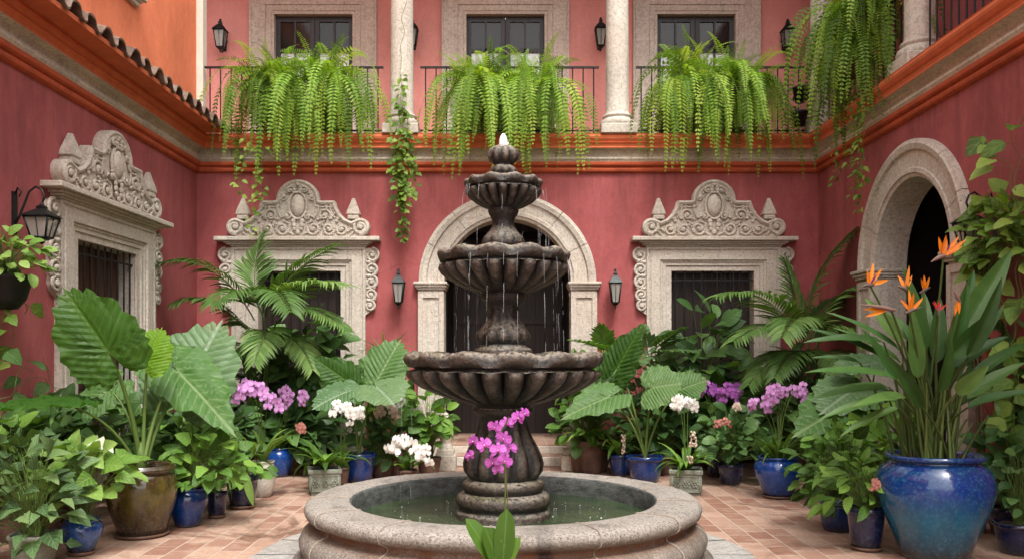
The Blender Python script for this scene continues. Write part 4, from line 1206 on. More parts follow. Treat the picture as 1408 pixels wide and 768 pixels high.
def fern_frond(mb, p, d, L, W, r, g=.16, m=0, pairs=30, sm=1):
    p = V(p); d = V(d).normalized(); n = pairs; st = L / n
    pts = [p.copy()]; var = r.random()
    sidev = None
    tw = r.uniform(-.75, .75)
    for i in range(n):
        t = i / n
        d = (d + V((r.uniform(-.05, .05), r.uniform(-.05, .05), -g * (1 - .3 * t)))).normalized()
        p = p + d * st; pts.append(p.copy())
        if t < .05: continue
        hx = abs(d.x); side = V((1 - hx * .8, hx * .9, 0)) if d.x > 0 else V((1 - hx * .8, -hx * .9, 0))
        side = side - d * side.dot(d); side.normalize()
        if sidev is not None and side.dot(sidev) < 0: side = -side
        if sidev is not None: side = (side * .3 + sidev * .7).normalized()
        sidev = side
        nr = side.cross(d)
        sd = Quaternion(d, tw) @ side; nn = Quaternion(d, tw) @ nr
        w_ = W * min(1, .45 + t * 3.5) * (1 - t) ** .6 * r.uniform(.72, 1.12)
        if r.random() < .03: continue
        for s in (-1, 1):
            a = p; tip = p + sd * s * w_ + d * w_ * .30 - nn * w_ * .12 + V((0, 0, -w_ * .18))
            h = st * .37 * r.uniform(.75, 1.1)
            b = p + sd * s * w_ * .34 + d * (w_ * .10 + h) ; c = p + sd * s * w_ * .34 + d * (w_ * .08 - h)
            i0 = mb.vert(a, (t, 0, var)); i1 = mb.vert(c, (t, .5, var)); i2 = mb.vert(tip, (t, .9, var)); i3 = mb.vert(b, (t, .5, var))
            mb.face((i0, i1, i2, i3), m, False)
    mb.tube(pts[::2], .004, .0015, 4, sm, False, (.3, 0, .6))

def palm_frond(mb, P, L, W, r, pairs=26, w=.014, m=0, sm=1, hang=.35):
    """P: the rachis points; leaflets up to length L"""
    mb.tube(P, .011, .003, 5, sm, False, (.3, 0, .4))
    n = len(P); var = r.random()
    for i in range(pairs):
        t = .10 + .90 * i / pairs; f = t * (n - 1); k = min(n - 2, int(f)); p = P[k].lerp(P[k + 1], f - k); d = (P[k + 1] - P[k]).normalized()
        side = d.cross(UP)
        if side.length < .1: side = V((1, 0, 0))
        side.normalize(); nr = side.cross(d)
        for s in (-1, 1):
            l = L * (.55 + .45 * sin(pi * min(1, .15 + t * .85))) * (1 - .35 * t) * r.uniform(.88, 1.08)
            dd = side * s * (1 - .35 * t) + d * (.55 + .5 * t) + nr * .22
            leaf(mb, p, dd, nr + side * s * -.2, l, w * r.uniform(.85, 1.15), 'lance', hang * r.uniform(1.2, 2.6), .35, 5, 1, min(1, max(0, var * .6 + r.random() * .4)), 0, m)

# flowers ------------------------------------------------------------
def orchid_mesh(name, mats, seed=1, wide=.62):
    mb = MB(); r = random.Random(seed)
    for a, L, W, z, v in ((90, 1.0, .30, -.02, .3), (212, .95, .29, -.02, .3), (328, .95, .29, -.02, .3), (18, 1.0, wide, .05, .7), (162, 1.0, wide, .05, .7)):
        a = R(a + r.uniform(-5, 5)); d = V((cos(a), sin(a), .22))
        leaf(mb, (0, 0, z), d, V((0, 0, 1)), L, W, 'petal', .55 + r.uniform(-.2, .3), .12, 5, 2, v, .06, 0)
    leaf(mb, (0, -.02, .1), V((0, -.75, .8)), V((0, .4, 1)), .42, .17, 'petal', -.8, .4, 4, 2, .5, 0, 1)
    mb.blob((0, .02, .14), .08, .08, .12, 8, 2)
    for s in (-1, 1): leaf(mb, (0, 0, .1), V((s * .5, -.1, 1)), V((-s, 0, .3)), .25, .1, 'petal', .5, .3, 3, 1, .5, 0, 1)
    return mb.mesh(name, mats)
ORC = {}
for k, mt, lp in (('mag', 'p_mag', 'lip'), ('pur', 'p_pur', 'lip'), ('lil', 'p_lil', 'lip'), ('wht', 'p_wht', 'p_crm'), ('crm', 'p_crm', 'p_sal'), ('sal', 'p_sal', 'p_red')):
    ORC[k] = [orchid_mesh('flower', [G[mt], G[lp], G['p_crm'] if k != 'mag' else G['p_wht']], s) for s in (1, 2)]

def flower(parent, kind, p, face, size, r, name='flower'):
    o = bpy.data.objects.new(name, ORC[kind][r.randrange(2)]); COL.objects.link(o)
    o.parent = parent; o.location = V(p) - wloc(parent)
    q = V(face).normalized().to_track_quat('Z', 'Y'); o.rotation_mode = 'QUATERNION'
    o.rotation_quaternion = q @ Quaternion((0, 0, 1), r.uniform(-.4, .4)); o.scale = (size,) * 3
    return o

def spray(parent, kind, base, ctr, rad, n, size, seed, nst=2, stem=True):
    """flower stems rising from base to a head of flowers in the ellipsoid ctr/rad"""
    r = random.Random(seed); base, ctr = V(base), V(ctr)
    mb = MB(); ps = []
    nst = max(nst, -(-n // 7)); left = n
    for k in range(nst):
        m_ = left // (nst - k); left -= m_
        sx = (k + .5) / nst * 2 - 1 + r.uniform(-.2, .2); side = (1 if sx > 0 else -1) * r.uniform(.5, 1)
        s0 = ctr + V((sx * .55 * rad[0], r.uniform(-.6, .6) * rad[1], r.uniform(.2, 1.0) * rad[2]))
        e0 = s0 + V((side * rad[0] * .62, -rad[1] * r.uniform(.2, .7), -rad[2] * r.uniform(.5, 1.5)))
        mid = V((lerp(base.x, s0.x, .25), lerp(base.y, s0.y, .3), lerp(base.z, s0.z, .8)))
        P = arc(base + V((r.uniform(-.03, .03), r.uniform(-.03, .03), 0)), s0, mid=mid, n=8) + arc(s0, e0, lift=(0, 0, rad[2] * .35), n=6)[1:]
        mb.tube(P, .005, .002, 5, 0, False)
        Q = arc(s0, e0, lift=(0, 0, rad[2] * .35), n=max(2, m_ * 4))
        for i in range(m_):
            q = Q[int((i + .3) / m_ * (len(Q) - 1))]; p = q + V((r.uniform(-.6, .6), -r.uniform(.1, .7), (.75 if i % 2 else -.75) * r.uniform(.4, 1))) * size
            mb.tube([q, p], .002, .0015, 4, 0, False); ps.append(p)
        mb.blob(e0, .012, .012, .015, 6)
    mb.build('flower_stem', G['stem'], parent)
    for p in ps:
        f = (p - ctr) * (1 / max(.02, rad[0])) * .55 + V((r.uniform(-.6, .6), -1, r.uniform(-.35, .4)))
        flower(parent, kind, p, f, size * r.uniform(.82, 1.12), r)

# pots ---------------------------------------------------------------
PROF = {
 'jar': [(0, 0), (.52, 0), (.56, .015), (.655, .14), (.80, .34), (.94, .52), (1.0, .66), (.99, .76), (.93, .85), (.80, .915), (.755, .935), (.765, .945), (.83, .952), (.85, .97), (.84, .99), (.81, 1.0), (.75, .995), (.72, .97), (.70, .90), (.70, .84)],
 'belly': [(0, 0), (.62, 0), (.66, .02), (.76, .16), (.90, .36), (.98, .54), (1.0, .68), (.97, .79), (.91, .86), (.87, .885), (.88, .90), (.95, .912), (.965, .94), (.95, .965), (.90, .972), (.90, .985), (.86, 1.0), (.80, .99), (.78, .95), (.78, .86)],
 'bell': [(0, 0), (.66, 0), (.70, .02), (.78, .22), (.87, .50), (.92, .74), (.935, .85), (.955, .865), (1.0, .875), (1.01, .90), (1.0, .97), (.97, 1.0), (.90, .995), (.87, .96), (.86, .86)],
 'vase': [(0, 0), (.60, 0), (.64, .02), (.80, .18), (.94, .38), (1.0, .56), (.97, .72), (.88, .86), (.82, .93), (.84, .955), (.90, .97), (.91, .985), (.87, 1.0), (.80, .99), (.77, .93), (.77, .86)],
}
def pot(root, x, y, Rr, H, mat, kind='bell', saucer=True, z0=0.0, smat='saucer', soil=.90):
    mb = MB(); zb = z0 + (.022 if saucer else 0)
    mb.lathe([(r * Rr, zb + z * (H - (zb - z0))) for r, z in PROF[kind]], 48, 0, (x, y, 0))
    sq = random.Random(int(x * 77 + y * 31)).uniform(.985, 1.015)
    for v in mb.v:
        v.x = x + (v.x - x) * sq; v.z += .004 * sin(3 * math.atan2(v.y - y, v.x - x)) * (v.z / H)
    # own origin for the glaze coordinates
    me = mb.mesh('pot', mat, (x, y, zb)); o = bpy.data.objects.new('pot', me); COL.objects.link(o)
    o.parent = root; o.location = V((x, y, zb)) - wloc(root)
    mb = MB(); mb.lathe([(0, H * soil + .01), (Rr * .4, H * soil + .012), (Rr * PROF[kind][-1][0] * 1.005, H * soil)], 24, 0, (x, y, z0)); 
    for v in mb.v: v.z += mnoise.noise(v * 30) * .008
    mb.build('soil', M['soil'], root)
    if saucer:
        rb = PROF[kind][1][0] * Rr
        mb = MB(); mb.lathe([(0, .004), (rb * 1.05, .004), (rb * 1.18, .012), (rb * 1.25, .034), (rb * 1.20, .036), (rb * 1.12, .02), (0, .02)], 40, 0, (x, y, z0)); mb.build('saucer', M[smat], root)

def square_pot(root, x, y, Rr, H, mat, rot=.1):
    """low square carved planter with sunk panels and small rosettes"""
    mb = MB()
    L = [(.86, 0), (.86, .03), (.92, .05), (.96, .82 * H), (1.02, .84 * H), (1.04, .88 * H), (1.04, .97 * H), (1.0, H), (.86, H), (.84, H * .9)]
    rings = []
    for k, z in L:
        rings.append([mb.vert((a * Rr * k, b * Rr * k, z)) for a, b in ((-1, -1), (1, -1), (1, 1), (-1, 1))])
    for A, B in zip(rings, rings[1:]):
        for i in range(4): mb.face((A[i], A[(i + 1) % 4], B[(i + 1) % 4], B[i]), 0, False)
    mb.face(rings[0][::-1], 0, False)
    for k in range(4):
        sub = MB(); f = -Rr * .945
        for zz in (.16, .74): sub.tube([(-Rr * .84, f, H * zz), (Rr * .84, f, H * zz)], .008, .008, 5)
        for xx in (-.84, .84): sub.tube([(xx * Rr, f, H * .16), (xx * Rr, f, H * .74)], .008, .008, 5)
        for xx in (-.55, 0, .55):
            for j in range(6): sub.blob((xx * Rr + .030 * cos(j * pi / 3), f, H * .45 + .030 * sin(j * pi / 3)), .017, .012, .017, 6)
            sub.blob((xx * Rr, f, H * .45), .014, .016, .014, 6)
        a = k * pi / 2; mb.add(sub, lambda p: V((p.x * cos(a) - p.y * sin(a), p.x * sin(a) + p.y * cos(a), p.z)))
    a = rot
    for v in mb.v: v.x, v.y = x + v.x * cos(a) - v.y * sin(a), y + v.x * sin(a) + v.y * cos(a)
    mb.build('pot', mat, root)
    mb = MB(); s = Rr * .82; mb.quad(*[(x + p * cos(a) - q * sin(a), y + p * sin(a) + q * cos(a), H * .92) for p, q in ((-s, -s), (s, -s), (s, s), (-s, s))]); mb.build('soil', M['soil'], root)

def floor_spot(px, py, half, h, rb=.66):
    """pot whose front foot is seen at px, py: its centre, radius and height"""
    d0 = 1980 / (py - 485); Rr = half * d0 / 1200
    Rr = half * (d0 + Rr * rb) / 1200
    d = d0 + Rr * rb
    return (px - 698) * d / 1200, d, Rr, h * d0 / 1200

M['g_blue'] = glaze('cobalt_glaze', (0.004, 0.022, 0.115), (0.004, 0.032, 0.15), (0.005, 0.012, 0.07), .35)
M['g_bright'] = glaze('bright_cobalt_glaze', (0.005, 0.042, 0.22), (0.006, 0.068, 0.30), (0.008, 0.03, 0.17), .45)
M['g_navy'] = glaze('navy_glaze', (0.009, 0.012, 0.045), (0.010, 0.015, 0.06), (0.007, 0.008, 0.025), .35)
M['g_big'] = glaze('two_tone_blue_glaze', (0.004, 0.032, 0.20), (0.008, 0.13, 0.23), (0.030, 0.046, 0.060), .80, .11, .12, hi=(0.004, 0.018, 0.12))
M['g_sky'] = glaze('pale_blue_glaze', (0.014, 0.05, 0.22), (0.03, 0.10, 0.28), (0.012, 0.012, 0.014), .3)
M['g_olive'] = glaze('olive_brown_glaze', (0.095, 0.075, 0.009), (0.055, 0.036, 0.010), (0.022, 0.010, 0.007), .52, .12, .55, hi=(0.040, 0.026, 0.012))
M['g_white'] = glaze('cream_glaze', (0.55, 0.51, 0.45), (0.52, 0.48, 0.42), (0.40, 0.36, 0.31), .42, .2, .1, (0.25, 0.21, 0.17))
M['planter'] = stone('carved_planter_stone', (0.21, 0.225, 0.18), (0.06, 0.07, 0.04), .6, .5, 2)
M['basket'] = simple('fibre_basket', (0.05, 0.036, 0.022), .95, 0, .5, 30, bump=.8)

# ================================================================== HANGING FERNS
def hanging_fern(label, crowns, n, L, seed, W=.14, g=.2, wide=1.0, face=None, basket=True, reach=1.0):
    r = random.Random(seed); c0 = V(crowns[0])
    t = thing('hanging_fern', label, 'fern', c0 - V((0, 0, .3)), 'ferns draped over the balcony rail')
    mb = MB()
    for c in crowns:
        c = V(c)
        for i in range(n):
            a = i * 2.39996 + r.uniform(-.3, .3)
            o = V((cos(a) * wide, sin(a), 0))
            if face is not None: o = o * .6 + V(face) * .65 * r.random()
            lift = r.uniform(.15, .95) if i % 6 else r.uniform(1.2, 2.6)
            l = (L * (.34 + .78 * r.random())) if i % 6 else L * r.uniform(.35, .55)
            fern_frond(mb, c + V((r.uniform(-.34, .34) * wide, r.uniform(-.10, .08), r.uniform(-.10, .08))), o * r.uniform(.5, 1.05) * reach + UP * lift, l, W * r.uniform(.75, 1.1), r, g * r.uniform(.75, 1.25) if i % 6 else g * .42)
    mb.build('foliage', [G['fern'], G['stem']], t)
    for c in crowns:
        mb = MB(); mb.lathe([(0, -.27), (.13, -.26), (.2, -.17), (.235, -.04), (.22, -.02), (0, -.03)], 20, 0, c); mb.build('basket', M['basket'], t)
    return t
FD = 12.86
f1 = hanging_fern('leftmost light green fern of the balcony, hanging in front of the left upper door', [at(372, 116, FD), at(452, 116, FD)], 125, 1.72, 4, wide=.76, reach=.7)
f2 = hanging_fern('light green fern hanging behind the top of the fountain at the balcony middle', [at(658, 120, FD), at(733, 124, FD)], 122, 1.68, 8, wide=.76, reach=.7)
f3 = hanging_fern('light green fern hanging before the upper door right of the bare column', [at(948, 116, FD), at(1022, 120, FD)], 122, 1.66, 15, wide=.74, reach=.66)
FX4 = 4.48; 
f4 = hanging_fern('longest curtain like fern hanging from the corner of the right gallery', [V((4.56, 11.5, 6.05)), V((4.54, 10.95, 5.85)), V((4.50, 11.2, 5.45))], 84, 1.75, 23, .12, .2, .40, (-.2, -.2, 0), reach=.5)

def vine(name, label, strands, seed, L=(.06, .10), dens=1.0, spread=.06, mat='vine', kind='creeper', shape='heart', group=None, leaf_from=0.0, back=(0, 1, 0)):
    """strands: lists of points followed by a stem that carries heart leaves all the way"""
    r = random.Random(seed); t = thing(name, label, kind, strands[0][0], group)
    mb = MB()
    for P in strands:
        P = [V(p) for p in P]
        Q = []
        for a, b in zip(P, P[1:]):
            m = max(2, int((b - a).length / .05))
            for i in range(m):
                q = a.lerp(b, i / m); Q.append(q + V((mnoise.noise(q * 4 + V((seed, 0, 0))), mnoise.noise(q * 4 + V((9, seed, 0))) * .4, mnoise.noise(q * 4 + V((0, 5, seed))))) * spread * .6)
        Q.append(P[-1])
        mb.tube(Q, .0045, .0025, 4, 1, False, (.3, 0, .4))
        tot = len(Q)
        for i, q in enumerate(Q):
            if i / tot < leaf_from: continue
            k = dens; 
            while k > 0:
                if r.random() < k:
                    o = rnd_unit(r); o = V((o.x, o.y * .7, o.z * .4)) - V(back) * .45
                    s = q + o * spread * r.random()
                    mb.tube([q, s], .002, .0015, 3, 1, False, (.3, 0, .5))
                    l = r.uniform(*L)
                    leaf(mb, s, o + V((0, 0, -.55)), -V(back) * .7 + UP * .5 + rnd_unit(r) * .4, l, l * .42, shape, .5, .2, 4, 1, r.random(), .05, 0)
                k -= 1
    mb.build('foliage', [G[mat], G['stem']], t)
    return t
d = 12.94
vine('trailing_vine', 'yellow green creeper trailing down the bare left column past the cornice',
     [[at(556, -25, d), at(552, 90, d), at(555, 165, d - .12), at(550, 250, d - .15), at(557, 330, d - .1)],
      [at(556, 140, d), at(547, 175, d - .15), at(545, 230, d - .15), at(546, 275, d - .12)],
      [at(556, 140, d), at(564, 180, d - .15), at(566, 240, d - .15), at(564, 268, d - .12)],
      [at(556, 130, d), at(555, 175, d - .2), at(556, 215, d - .2), at(553, 285, d - .12)]], 3, (.075, .13), 2.0, .10, leaf_from=.36)
vine('trailing_vine', 'thin straggling creeper hanging below the leftmost balcony fern over the carved pediment',
     [[at(352, 200, d - .25), at(352, 250, d - .3), at(350, 322, d - .25)], [at(340, 190, d - .25), at(335, 225, d - .3), at(331, 268, d - .3)], [at(366, 205, d - .25), at(360, 240, d - .3), at(356, 275, d - .3)]], 5, (.06, .11), 1.1, .08)
vine('trailing_vine', 'small leaved creeper trailing beneath the longest corner fern',
     [[V((4.42, 11.2, 5.1)), V((4.40, 11.1, 4.2)), V((4.42, 11.0, 3.45))], [V((4.40, 10.8, 5.0)), V((4.38, 10.8, 4.1)), V((4.42, 10.8, 3.75))], [V((4.42, 11.6, 5.0)), V((4.38, 11.6, 4.2)), V((4.4, 11.6, 3.9))],
      [V((4.40, 10.95, 5.3)), V((4.36, 10.9, 4.4)), V((4.38, 10.85, 3.62))]], 7, (.055, .10), 1.5, .10, back=(1, 0, 0))
for k, (px, py, lb) in enumerate(((1101, 130, 'upper dark pot hooked on the corner end of the balcony rail'), (1099, 163, 'lower dark pot hooked on the corner end of the balcony rail'))):
    c = at(px, py, 13.02)
    t = thing('rail_pot', lb, 'pot', c - V((0, 0, .12)), 'pots hooked on the balcony rail')
    mb = MB(); mb.lathe([(0, -.12), (.08, -.12), (.12, .06), (.135, .07), (.13, .10), (.11, .09), (0, .08)], 20, 0, c); mb.build('pot', M['iron'], t)
    mb = MB(); bush(mb, c, c + V((0, -.03, .06)), (.2, .14, .14), 22, (.07, .12), .35, 'ovate', 40 + k); mb.build('foliage', [G['deep'], G['stem']], t)

# ================================================================== POTTED PLANTS, LEFT
def px_ear(root, base, A, T, wr, mat, hint, var, stalk_lift=(0, 0, 0), sr=.016, outline=HEART, sag=.18, nv=8, cup=.12):
    """one big leaf with its own stalk: A = joint, T = tip, both (px, py, distance)"""
    a, t_ = at(*A), at(*T)
    mb = MB(); ear(mb, a, t_, hint, wr, var, sag, cup, .02, outline, nv)
    lf = mb.build('leaf', G[mat], root)
    mb = MB(); b = V(base)
    c = V((lerp(b.x, a.x, .35), lerp(b.y, a.y, .35), lerp(b.z, a.z, .6))) + V(stalk_lift)
    mb.tube(arc(b, a, mid=c, n=10), sr, sr * .38, 8, 0, False, (.3, 0, var))
    mb.build('stalk', G['stem'], lf)

CAMV = (0, -1, .15)
def tocam(up=.3, sx=0.0): return V((sx, -1, up))

# the great elephant ear in the olive jar
x, y, Rr, H = floor_spot(195, 742, 46.5, 101, .62)
t = thing('potted_elephant_ear', 'giant elephant ear plant in large drip glazed olive brown pot', 'potted plant', (x, y, 0))
pot(t, x, y, Rr, H, M['g_olive'], 'belly')
b = V((x, y, H * .9)); dd = y
mb = MB(); mb.tube([b + V((-.01, 0, -.05)), b + V((0, 0, .12)), b + V((-.02, 0, .26))], .055, .035, 10, 0, True, (.3, 0, .4)); mb.build('stem_base', G['stem'], t)
bb = b + V((-.02, 0, .12))
px_ear(t, bb, (148, 482, dd - .35), (88, 398, dd - .45), 1.0, 'alocasia_dark', (.25, -1, .05), .45, (.02, 0, 0), .026, ROUND, .05, 10, .05)
px_ear(t, bb + V((.03, 0, 0)), (203, 493, dd - .05), (222, 450, dd + .05), 1.15, 'alocasia_lime', (.1, -1, -.1), .6, (.0, 0, .05), .020, ROUND, .1, 8)
px_ear(t, bb + V((.05, .03, -.03)), (258, 530, dd + .9), (302, 440, dd + 1.15), 1.12, 'alocasia_grey', (.1, -1, .5), .7, (.0, 0, .15), .024, ROUND, .1, 9)
px_ear(t, bb + V((.05, -.02, -.03)), (246, 512, dd + .55), (322, 588, dd + .1), .74, 'alocasia', (.1, -.75, .9), .75, (.0, 0, .15), .022, HEART, .12, 9)
px_ear(t, bb + V((-.04, 0, -.04)), (88, 555, dd - .5), (-45, 562, dd - .75), .8, 'alocasia_dark', (0, -.12, 1), .4, (0, 0, .1), .018, HEART, .1, 8)
px_ear(t, bb + V((-.02, .05, 0)), (150, 535, dd + .55), (92, 580, dd + .35), 1.0, 'alocasia', (0, -.7, .9), .8, (0, 0, .12), .016, ROUND, .15, 8)

def potted_bush(label, name, cat, spot, fol, n, L, mat, kind='bell', pmat='g_blue', seed=1, shape='ovate', wr=.42, rb=.66, saucer=True, fd=0.0, dep=None, group=None, **kw):
    x, y, Rr, H = spot if len(spot) == 4 and spot[1] < 60 else floor_spot(*spot, rb)
    t = thing(name, label, cat, (x, y, 0), group)
    pot(t, x, y, Rr, H, M[pmat] if isinstance(pmat, str) else pmat, kind, saucer)
    c, rad = box_px(*fol, y + fd, dep)
    mb = MB(); bush(mb, (x, y, H * .9), c, rad, n, L, wr, shape, seed, **kw)
    mb.build('foliage', [G[mat], G['stem']], t)
    return t, (x, y, Rr, H)

t, _ = potted_bush('arrow leaved grey green plant in a rough stone pot at the left frame edge', 'potted_syngonium', 'potted plant', (-3.66, 6.75, .19, .26), (-40, 108, 590, 790), 125, (.13, .23), 'grey', 'bell', M['planter'], 11, 'arrow', .36, dep=.45, droop=.6, shell=.35, low=-.75)
t, q = potted_bush('yellow green caladium with a few white leaves in a pale blue pot', 'potted_caladium', 'potted plant', (112, 766, 28, 50), (55, 175, 602, 722), 44, (.15, .26), 'lime', 'jar', 'g_sky', 12, 'heart', .40, dep=.28, droop=.8, shell=.5, low=-.45)
mb = MB()
for A, T, v in (((130, 606, 7.35), (152, 618, 7.1), .3), ((140, 612, 7.35), (168, 632, 7.05), .7), ((122, 604, 7.5), (140, 612, 7.2), .5)):
    a_, t_ = at(*A), at(*T); leaf(mb, a_, t_ - a_, (0, -.6, .8), .2, .075, 'heart', .5, .2, 6, 2, v)
    mb.tube(arc((q[0], q[1], q[3]), a_, lift=(0, 0, .1), n=6), .004, .003, 4, 1, False)
w_ = mb.build('white_leaf', [G['white_leaf'], G['stem']], t); w_['label'] = 'white caladium leaves'
potted_bush('bushy mid green plant in a round cobalt pot beside the olive pot', 'potted_shrub', 'potted plant', (258, 726, 27, 54), (228, 342, 585, 690), 120, (.10, .19), 'green', 'jar', 'g_blue', 13, 'heart', .42, dep=.3, shell=.3, saucer=False)
x, y, Rr, H = floor_spot(298, 713, 15, 36)
t = thing('potted_spider_plant', 'small grassy plant in the smallest navy pot by the paving', 'potted plant', (x, y, 0)); pot(t, x, y, Rr, H, M['g_navy'], 'bell')
mb = MB(); straps(mb, (x, y, H * .9), 26, .26, .008, 5, 1.0, 1.7, .03, 'lance'); mb.build('foliage', G['grey'], t)
t, q = potted_bush('navy pot on clay saucer with one long yellowing leaf hanging over its front', 'potted_shrub', 'potted plant', (333, 700, 22, 44), (300, 370, 596, 680), 50, (.12, .22), 'green', 'bell', 'g_navy', 14, 'ovate', .36, dep=.24, shell=.3)
mb = MB(); leaf(mb, at(338, 650, q[1] - q[2] * .9), at(346, 690, q[1] - q[2] * 1.25) - at(338, 650, q[1] - q[2] * .9), (0, -1, .3), .36, .045, 'lance', .3, .25, 7, 2, .8); w_ = mb.build('hanging_leaf', G['lime'], t)

# orchids in the cream vase
x, y, Rr, H = floor_spot(361, 684, 18, 50, .6)
t = thing('potted_orchid', 'lilac orchids above strap leaves in a cream white vase', 'potted plant', (x, y, 0)); pot(t, x, y, Rr, H, M['g_white'], 'vase', False)
mb = MB(); straps(mb, (x, y, H * .92), 26, .62, .024, 9, .75, 1.5, .05); mb.build('foliage', G['strap'], t)
spray(t, 'lil', (x, y, H), at(356, 553, y - .1), (.30, .15, .20), 28, .060, 31, 4)
spray(t, 'lil', (x, y, H), at(346, 536, y - .05), (.15, .1, .11), 9, .058, 35, 1)
x, y, Rr, H = floor_spot(384, 656, 20, 40, .6)
t = thing('potted_orchid', 'lilac orchids in a cobalt pot standing behind the cream vase', 'potted plant', (x, y, 0)); pot(t, x, y, Rr, H, M['g_bright'], 'jar', False)
mb = MB(); straps(mb, (x, y, H * .92), 20, .62, .026, 10, .8, 1.6, .05); mb.build('foliage', G['strap'], t)
spray(t, 'lil', (x, y, H), at(405, 550, y - .1), (.24, .14, .19), 20, .061, 32, 3)

x, y = (446 - 698) * 10.3 / 1200, 10.3
t = thing('potted_bromeliad', 'broad strap leaved bromeliad with a pink bloom in grey carved planter left of basin', 'potted plant', (x, y, 0)); square_pot(t, x, y, .185, .30, M['planter'], .25)
mb = MB(); straps(mb, (x, y, .27), 18, .56, .052, 12, .95, 1.5, .04, 'lance'); mb.build('foliage', G['green'], t)
spray(t, 'sal', (x, y, .3), at(410, 588, y - .1), (.09, .06, .04), 7, .05, 33, 1)

# elephant ear in dark blue pot, with white orchids beside it
x, y, Rr, H = floor_spot(493, 664, 25, 40)
t = thing('potted_elephant_ear', 'elephant ear with four broad leaves in dark blue pot left of the basin', 'potted plant', (x, y, 0)); pot(t, x, y, Rr, H, M['g_blue'], 'bell', False)
b = V((x, y, H * .9)); dd = y
px_ear(t, b, (478, 524, dd + .1), (430, 489, dd + .05), .95, 'alocasia_dark', (.35, -1, .25), .5, (0, 0, .1), .02, HEART, .1, 8)
px_ear(t, b, (520, 520, dd + .15), (549, 466, dd + .3), 1.08, 'alocasia', (-.1, -1, .45), .75, (0, 0, .1), .02, ROUND, .08, 9)
px_ear(t, b, (478, 538, dd - .2), (430, 555, dd - .5), 1.1, 'alocasia_grey', (0, -.55, 1), .6, (0, 0, .1), .018, ROUND, .2, 8)
px_ear(t, b, (518, 532, dd - .15), (540, 548, dd - .6), 1.35, 'alocasia_grey', (0, -.6, 1), .8, (0, 0, .1), .018, ROUND, .2, 8)
def orchid_pot(label, px, py, half, h, pm, heads, kind, size, seed, nstrap=16, L=.5, W=.026, hidden=None, pk='bell', mat='strap', saucer=False):
    x, y, Rr, H = floor_spot(px, py, half, h)
    t = thing('potted_orchid', label, 'potted plant', (x, y, 0)); pot(t, x, y, Rr, H, M[pm], pk, saucer)
    mb = MB(); straps(mb, (x, y, H * .92), nstrap, L, W, seed, .8, 1.6, Rr * .4); mb.build('foliage', G[mat], t)
    for k, (x0, x1, y0, y1, n, dz) in enumerate(heads):
        c, rad = box_px(x0, x1, y0, y1, y + dz); spray(t, kind if isinstance(kind, str) else kind[k], (x, y, H), c, (rad[0] * 1.05, rad[0] * .55, rad[2] * 1.0), n, size, seed + k, 2)
    return t
orchid_pot('white orchids in small clay pot in front of the left elephant ear stalks', 468, 668, 13, 26, 'terracotta', [(455, 484, 552, 590, 13, -.25), (482, 497, 556, 580, 5, -.2)], 'wht', .064, 51, 14, .5)
orchid_pot('cream and white orchids rising between blue pot and lower fountain bowl', 545, 655, 14, 26, 'terracotta', [(514, 552, 560, 584, 12, .1), (536, 576, 546, 570, 13, .15)], ['crm', 'wht'], .066, 55, 16, .5)
t = orchid_pot('low cluster of white orchids just behind the basin rim', 560, 672, 14, 26, 'terracotta', [(531, 592, 604, 642, 24, -.1)], 'wht', .072, 58, 12, .34, .04)

def plain_bush(label, name, base, fol, d, n, L, mat, seed, shape='ovate', wr=.42, dep=None, group=None, cat='shrub', pot_r=.17, pmat='terracotta', **kw):
    """a shrub whose pot is hidden among its neighbours"""
    bx_, by_ = base
    H = .26
    t = thing(name, label, cat, (bx_, by_, 0), group); pot(t, bx_, by_, pot_r, H, M[pmat], 'bell', False)
    c, rad = box_px(*fol, d, dep)
    mb = MB(); bush(mb, (bx_, by_, H * .9), c, rad, n, L, wr, shape, seed, **kw)
    mb.build('foliage', [G[mat], G['stem']], t)
    return t
def wx(px, d): return (px - 698) * d / 1200
plain_bush('dense leafy shrub in the gap between left elephant ear pot and lower fountain bowl', 'leafy_shrub', (wx(590, 11.7), 11.7), (560, 622, 520, 640), 11.7, 100, (.13, .24), 'green', 61, dep=.35, shell=.2)
plain_bush('dark low shrub under the white and cream orchids', 'leafy_shrub', (wx(525, 11.6), 11.6), (478, 585, 572, 650), 11.7, 100, (.14, .24), 'deep', 62, dep=.35, shell=.2)
plain_bush('dark shrub filling the shade behind the lilac orchids', 'leafy_shrub', (wx(400, 12.0), 12.0), (320, 470, 545, 640), 12.0, 150, (.18, .32), 'deep', 63, 'heart', dep=.5, shell=.2)
plain_bush('thick dark shrub below the left palm', 'leafy_shrub', (wx(300, 11.2), 11.2), (235, 350, 545, 650), 11.0, 150, (.16, .28), 'deep', 64, 'heart', dep=.5, shell=.2)
plain_bush('leafy shrub behind the olive pot against the carved window', 'leafy_shrub', (wx(170, 9.7), 9.6), (100, 235, 535, 670), 9.4, 150, (.14, .27), 'deep', 65, 'heart', dep=.6, shell=.2)
plain_bush('grey green shrub between olive pot and left wall', 'leafy_shrub', (wx(95, 8.6), 8.6), (30, 150, 545, 680), 8.5, 110, (.14, .28), 'alocasia', 66, 'heart', dep=.45, shell=.2)
plain_bush('low green shrub behind the cobalt pots beside the olive pot', 'leafy_shrub', (wx(255, 9.7), 9.7), (220, 310, 555, 670), 9.6, 110, (.12, .22), 'green', 67, 'heart', dep=.4, shell=.2)
plain_bush('mixed green shrub at left frame edge behind the arrow leaved plant', 'leafy_shrub', (wx(20, 7.7), 7.7), (-40, 75, 575, 700), 7.7, 90, (.12, .22), 'green', 68, 'heart', dep=.4, shell=.3)
